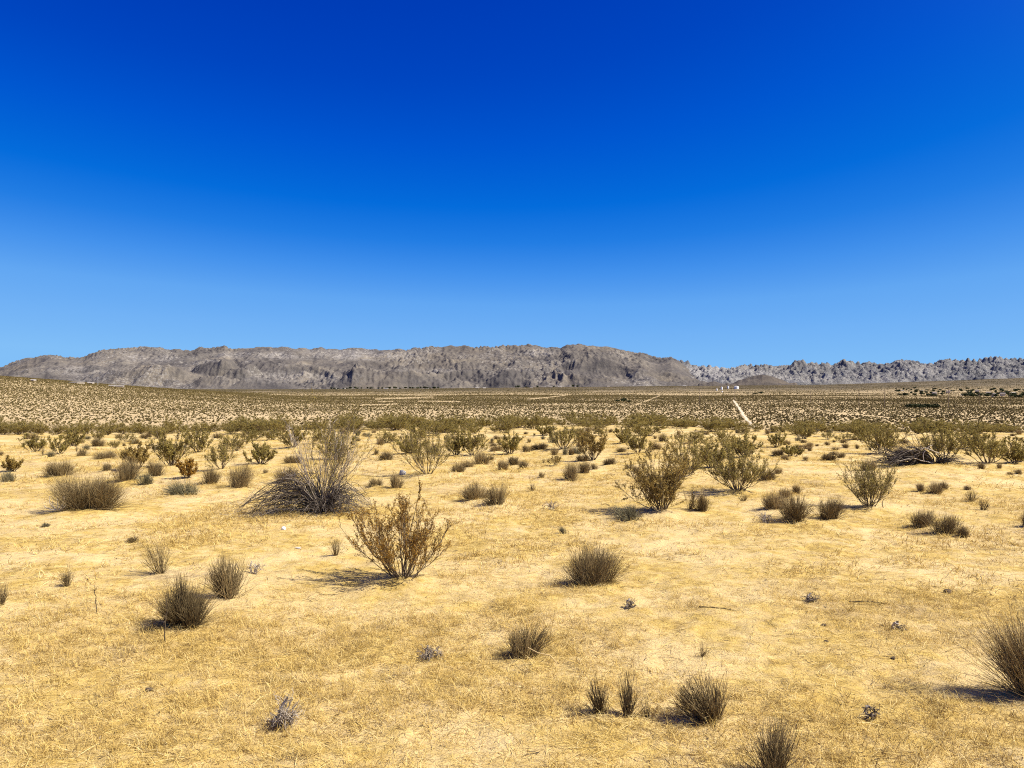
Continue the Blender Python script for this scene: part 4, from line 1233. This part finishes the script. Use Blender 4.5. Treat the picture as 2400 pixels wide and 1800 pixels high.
m_px = DEAD[3]                                   # metres per photo pixel at the bush
t = thing('dead_bush', "big half-dead bush, grey branches arching down to the sand, pale sticks upright", 'bush', (DEAD[0], DEAD[1], float(ground_z(DEAD[0], DEAD[1])) - 0.01))
drk, pal = MB(), MB()
W = 195 * m_px
P, R = arching(115, 2.5, 3.7, W * 0.35, W * 1.02, 0.10, 0.46, (0.0, 0.12), 0.0066)
drk.tubes(P, R, np.clip(rng.normal(0.5, 0.32, len(P)), 0, 1), 4); twiglets(drk, P, 4, 0.28, 0.0026, 0.35)
P, R = arching(60, -2.6, -0.5, W * 0.15, W * 0.45, 0.04, 0.16, (0.0, 0.05), 0.006)
drk.tubes(P, R, np.clip(rng.normal(0.3, 0.25, len(P)), 0, 1), 4); twiglets(drk, P, 2, 0.2, 0.0026, 0.4)
P, R = arching(60, -0.75, 0.75, W * 0.2, W * 0.66, 0.08, 0.34, (0.0, 0.12), 0.0065)
drk.tubes(P, R, np.clip(rng.normal(0.45, 0.25, len(P)), 0, 1), 4); twiglets(drk, P, 3, 0.24, 0.0026, 0.45)
P, R = arching(30, 0.4, 2.9, W * 0.2, W * 0.6, 0.08, 0.30, (0.02, 0.2), 0.0065)
drk.tubes(P, R, np.clip(rng.normal(0.3, 0.25, len(P)), 0, 1), 4); twiglets(drk, P, 3, 0.24, 0.0026, 0.4)
link('arching_branches', drk.mesh('arching_branches'), M_deadw, t)
n = 26
tx = np.concatenate([np.array([-102, -96, -75, -55, -62, 20, 45, 62, 72, 85, 110, 30, 5]), rng.uniform(-70, 90, n - 13)]) * m_px
tz = np.concatenate([np.array([208, 190, 175, 150, 120, 205, 195, 150, 190, 165, 130, 170, 185]), rng.uniform(80, 190, n - 13)]) * m_px
tip = np.stack([tx, rng.uniform(-0.25, 0.35, n), tz], -1)
P0 = rng.normal(size=(n, 3)) * (0.03, 0.03, 0)
P = kink(bez(P0, P0 + (tip - P0) * (0.45, 0.5, 0.45) + rng.normal(size=(n, 3)) * 0.05, tip, 12), 0.011)
pal.tubes(P, 0.0085 * np.linspace(1, 0.25, 12)[None] * rng.uniform(0.7, 1.1, (n, 1)), np.clip(rng.normal(0.6, 0.2, n), 0, 1), 5)
tws = twiglets(pal, P, 7, 0.30, 0.0028, 0.6, 0.3)
twiglets(pal, tws, 2, 0.12, 0.0018, 0.6, 0.2)
link('upright_branches', pal.mesh('upright_branches'), M_pale, t)
st_ = clump(0.85, 0.55, n=100, rb=0.10, fork=1.5, r0=0.0018, ragged=0.65, tone=(0.4, 0.2))
link('green_stems', st_.mesh('green_stems'), M_grey, t)
bk, lf = creosote(165 * m_px, 285 * m_px, n=9, bare=0.55, dens=1.0, leaf=0.009, rt=0.0045, lean=0.16, plume=0.6)
link('live_branches', bk.mesh('live_branches'), M_bark, t)
link('foliage', lf.mesh('foliage'), M_olive, t)

m2 = HEAP[3]
t = thing('dead_heap', "low heap of fallen grey dead branches sweeping from a creosote's foot", 'dead branches', (HEAP[0], HEAP[1], float(ground_z(HEAP[0], HEAP[1])) - 0.01))
hp = MB()
P, R = arching(95, 2.75, 3.5, 55 * m2, 128 * m2, 0.05, 0.25, (0.0, 0.12), 0.011)
hp.tubes(P, R, np.clip(rng.normal(0.35, 0.25, len(P)), 0, 1), 4); twiglets(hp, P, 3, 0.5, 0.005, 0.4)
P, R = arching(50, -0.9, 0.6, 25 * m2, 70 * m2, 0.03, 0.12, (0.0, 0.05), 0.009)
hp.tubes(P, R, np.clip(rng.normal(0.4, 0.25, len(P)), 0, 1), 4)
link('fallen_branches', hp.mesh('fallen_branches'), M_deadw, t)
wb = MB()
P = kink(np.array([bez(np.array([[-40 * m2, -0.25, 0.06]]), np.array([[-50 * m2, -0.25, 0.30]]), np.array([[-22 * m2, -0.25, 0.40]]), 8)[0], bez(np.array([[-48 * m2, -0.25, 0.30]]), np.array([[-36 * m2, -0.25, 0.36]]), np.array([[-10 * m2, -0.25, 0.22]]), 8)[0]]), 0.008)
wb.tubes(P, np.full((2, 8), 0.008), 1.0, 5)
link('bleached_branch', wb.mesh('bleached_branch'), M_pale, t)

# ------------------------------------------------------------------ small things on the sand


def lump(name, rx, ry, rz, seed, amp=0.25, sub=2):
    import bmesh
    bm = bmesh.new()
    bmesh.ops.create_icosphere(bm, subdivisions=sub, radius=1)
    r_ = np.random.default_rng(seed)
    f = r_.normal(size=(5, 3)) * 1.8; p = r_.uniform(0, 6, 5)
    for v in bm.verts:
        d = 1 + amp * sum(math.sin(v.co.x * a[0] + v.co.y * a[1] + v.co.z * a[2] + q) for a, q in zip(f, p)) / 2.2
        v.co = (v.co.x * d * rx, v.co.y * d * ry, max(v.co.z * d, -0.5) * rz)
    me = bpy.data.meshes.new(name)
    bm.to_mesh(me); bm.free()
    return me


def single(name, me, mat, px, py, lab, cat, dz=0.0, group=None):
    x, y, z, s = at(px, py)
    o = link(name, me, mat)
    o.location = (x, y, float(ground_z(x, y)) + dz)
    return tag(o, lab, cat, group)


single('paper_scrap', lump('paper_scrap', 0.020, 0.016, 0.022, 5, 0.5), M_paper, 665, 1243, "crumpled white paper scrap on the sand below the dead bush", 'litter', 0.012)
single('paper_scrap', lump('paper_scrap', 0.035, 0.02, 0.005, 6, 0.3), M_rock, 700, 1286, "flat pale scrap on grass near the rust-coloured creosote", 'litter', 0.008)
single('paper_scrap', lump('paper_scrap', 0.03, 0.015, 0.03, 8, 0.5), M_paper, 557, 1141, "white scrap caught at the foot of the straw-topped tussock", 'litter', 0.03)
single('paper_scrap', lump('paper_scrap', 0.025, 0.02, 0.02, 9, 0.5), M_paper, 235, 1077, "white litter speck before a long low clump", 'litter', 0.012)
single('rock', lump('rock', 0.065, 0.05, 0.06, 12, 0.3, 3), M_rock, 945, 1114, "pale rock under the widest grey-stemmed creosote", 'rock', 0.03)


def stick(px, py, pts, r, lab, mat, tone=0.3, branches=0):
    x, y, z, s = at(px, py)
    mb = MB()
    n = len(pts)
    P = np.array([pts], float)
    tt = np.linspace(0, n - 1, 10)
    P = np.stack([np.stack([np.interp(tt, np.arange(n), P[0, :, k]) for k in range(3)], -1)])
    P = kink(P, 0.003)
    mb.tubes(P, r * np.linspace(1, 0.5, 10)[None], tone, 5)
    if branches: twiglets(mb, P, branches, 0.06, r * 0.5, tone)
    o = link('stick', mb.mesh('stick'), mat)
    o.location = (x, y, float(ground_z(x, y)))
    return tag(o, lab, 'stick')


s1 = at(390, 1511)[3]
stick(390, 1511, [(0, 0, -0.02), (-0.003, 0, 35 * s1), (0.002, 0, 60 * s1), (0.008, 0, 105 * s1)], 0.0045, "thin dark stick standing upright before the almost black clump", M_litter, 0.4, 3)
s1 = at(228, 1437)[3]
stick(228, 1437, [(0, 0, -0.02), (-0.01, 0, 30 * s1), (-0.022, 0, 58 * s1)], 0.004, "short dark stick standing upright on golden grass", M_litter, 0.4, 4)
stick(2073, 1194, [(0, 0, -0.02), (-0.03, 0, 0.05), (-0.03, 0, 0.10), (0.0, 0, 0.13)], 0.006, "crooked twig standing beside the vase-shaped creosote", M_litter, 0.6, 3)
stick(2030, 1415, [(-0.12, 0.02, 0.012), (0, 0, 0.018), (0.13, -0.04, 0.01)], 0.005, "dark twig lying flat on open grass", M_litter, 0.2, 1)
stick(1685, 1428, [(-0.14, 0.02, 0.012), (0, 0, 0.02), (0.14, -0.05, 0.01)], 0.005, "thin dark twig lying on the sand below the brushy clump", M_litter, 0.2, 0)


def dead_tuft(px, py, w, h, n, lab, tone, tone2=None):
    x, y, z, s = at(px, py)
    W_, H_ = w * s, h * s
    mb = MB()
    P, R = arching(n, 0, 6.283, W_ * 0.2, W_ * 0.55, H_ * 0.25, H_ * 0.55, (H_ * 0.1, H_ * 0.7), 0.0042, 8, 0.006)
    mb.tubes(P, R, np.clip(rng.normal(tone, 0.25, n), 0, 1), 4)
    twiglets(mb, P, 3, H_ * 0.4, 0.0022, tone)
    P = kink(np.array([bez(np.array([[-0.02, 0, 0]]), np.array([[-0.05, 0, H_ * 0.6]]), np.array([[-0.01, 0, H_ * 1.05]]), 8)[0]]), 0.006)
    mb.tubes(P, np.full((1, 8), 0.006), 0.9, 5)
    o = link('dead_tuft', mb.mesh('dead_tuft'), M_pale)
    o.location = (x, y, float(ground_z(x, y)))
    return tag(o, lab, 'dead plant')


dead_tuft(668, 1706, 58, 62, 34, "bleached grey-white dead tuft in the near grass", 0.6)
dead_tuft(1010, 1546, 60, 32, 22, "dead grey twigs in the grass beside the tuft with a white stem", 0.35)
dead_tuft(1478, 1428, 22, 22, 12, "small dark dead twig tangle below the big dark brushy clump", 0.1)
dead_tuft(595, 1342, 36, 26, 14, "pale dead twigs behind the tall brown clump", 0.8)
dead_tuft(1795, 1226, 44, 26, 26, "pale dead root tangle beside the three-clump cluster", 0.7)
dead_tuft(1295, 1195, 42, 24, 14, "grey dead sprig lying on open sand mid-picture", 0.45)
dead_tuft(1900, 1408, 45, 14, 16, "flat dark dead mat on open grass", 0.05)
dead_tuft(2105, 1478, 30, 14, 12, "low grey-brown dead mat on open near grass", 0.25)
dead_tuft(2046, 1684, 14, 22, 8, "tiny dark dead sprig on near grass", 0.05)
for px, py, w, lab in ((2220, 1389, 0.055, "dark clod beside a twig on open grass"), (1930, 1467, 0.028, "small dark clod below the flat dead mat"), (350, 1620, 0.035, "small dark lump on the near grass below the upright stick"), (2093, 1545, 0.03, "dark lump lying in the dry near grass"), (1937, 1506, 0.022, "tiny dark dropping near the small dark clod")):
    single('clod', lump('clod', w * 0.6, w * 0.45, w * 0.4, int(px), 0.3), M_clod, px, py, lab, 'clod', 0.005)

# ------------------------------------------------------------------ dry grass and litter on the flat (nobody could count it)


def straw_layer():
    mb = MB()

    def cover(x, y):
        return 0.5 + 0.42 * fbm(x / 1.7, y / 1.7, 151, 3) + 0.35 * vnoise(x / 0.45, y / 0.45, 157)

    def sow(n, r0, r1, amax=0.66):
        r = np.sqrt(rng.uniform(r0 * r0, r1 * r1, n))
        a = rng.uniform(-amax, amax, n)
        return r * np.sin(a), r * np.cos(a)

    # little tufts
    for n, r0, r1, blades, sc, wd in ((9500, 2.3, 7, 14, 1.0, 0.0011), (15000, 7, 14, 8, 1.15, 0.0022), (12000, 14, 30, 5, 1.5, 0.0042)):
        x, y = sow(n, r0, r1)
        c = cover(x, y)
        m = rng.random(n) < np.clip((c - 0.35) * 1.6, 0.02, 1)
        x, y, c = x[m], y[m], c[m]
        nn = len(x)
        bx = np.repeat(x, blades) + rng.normal(0, 0.022 * sc, nn * blades)
        by = np.repeat(y, blades) + rng.normal(0, 0.022 * sc, nn * blades)
        tone = np.clip(np.repeat(rng.normal(0.56, 0.16, nn) - 0.30 * (np.clip(c, 0, 1) - 0.5), blades) + rng.normal(0, 0.13, nn * blades), 0, 1)
        blade(mb, bx, by, rng.uniform(0.025, 0.075, nn * blades) * sc * np.repeat(0.7 + 0.6 * np.clip(c, 0, 1), blades), rng.uniform(0.2, 1.25, nn * blades), wd, tone)
    # single straws lying about
    for n, r0, r1, sc, wd in ((60000, 2.3, 7, 1.0, 0.0011), (42000, 7, 14, 1.3, 0.002), (42000, 14, 30, 1.7, 0.004)):
        x, y = sow(n, r0, r1)
        m = rng.random(n) < np.clip(cover(x, y) + 0.1, 0.15, 1)
        x, y = x[m], y[m]
        blade(mb, x, y, rng.uniform(0.03, 0.15, len(x)) * sc, rng.uniform(0.02, 0.30, len(x)), wd, np.clip(rng.normal(0.60, 0.26, len(x)), 0, 1))
    return mb.mesh('dry_grass')


def blade(mb, x, y, L, el, wd, tone):
    n = len(x)
    az = rng.uniform(0, 2 * math.pi, n)
    z = ground_z(x, y) + micro(x, y)
    D = np.stack([np.cos(az) * np.cos(el), np.sin(az) * np.cos(el), np.sin(el)], -1)
    side = np.stack([-np.sin(az + rng.normal(0, 0.6, n)), np.cos(az), rng.normal(0, 0.3, n)], -1) * wd
    bend = rng.normal(0, 0.25, (n, 1)) * np.stack([-np.sin(az), np.cos(az), np.zeros(n)], -1)
    P0 = np.stack([x, y, z + 0.002], -1)
    P1 = P0 + D * (L * 0.5)[:, None] + bend * (L * 0.35)[:, None]
    P2 = P0 + D * L[:, None] - np.array([0, 0, 1]) * (L * 0.22 * np.sin(el))[:, None]
    V = np.stack([P0 - side, P0 + side, P1 + side * 0.8, P1 - side * 0.8, P2 + side * 0.3, P2 - side * 0.3], 1)
    b = np.arange(n)[:, None] * 6
    Q = np.concatenate([b + [0, 1, 2, 3], b + [3, 2, 4, 5]])
    mb.add(V, Q, np.repeat(tone, 6))


tag(link('dry_grass', straw_layer(), M_grass), "short golden dry grass matted over the sand", 'grass', kind='stuff')
mb = MB()
n = 9000
r = np.sqrt(rng.uniform(2.3 ** 2, 26 ** 2, n)) ** 0.93 * 1.2
a = rng.uniform(-0.66, 0.66, n)
blade(mb, r * np.sin(a), r * np.cos(a), rng.uniform(0.02, 0.09, n), rng.uniform(0.0, 0.35, n), np.random.default_rng(3).uniform(0.0012, 0.003, n)[:, None] * 1.0, np.clip(rng.normal(0.3, 0.3, n), 0, 1))
tag(link('twig_litter', mb.mesh('twig_litter'), M_litter), "dark bits of broken twig scattered through the dry grass", 'twigs', kind='stuff')
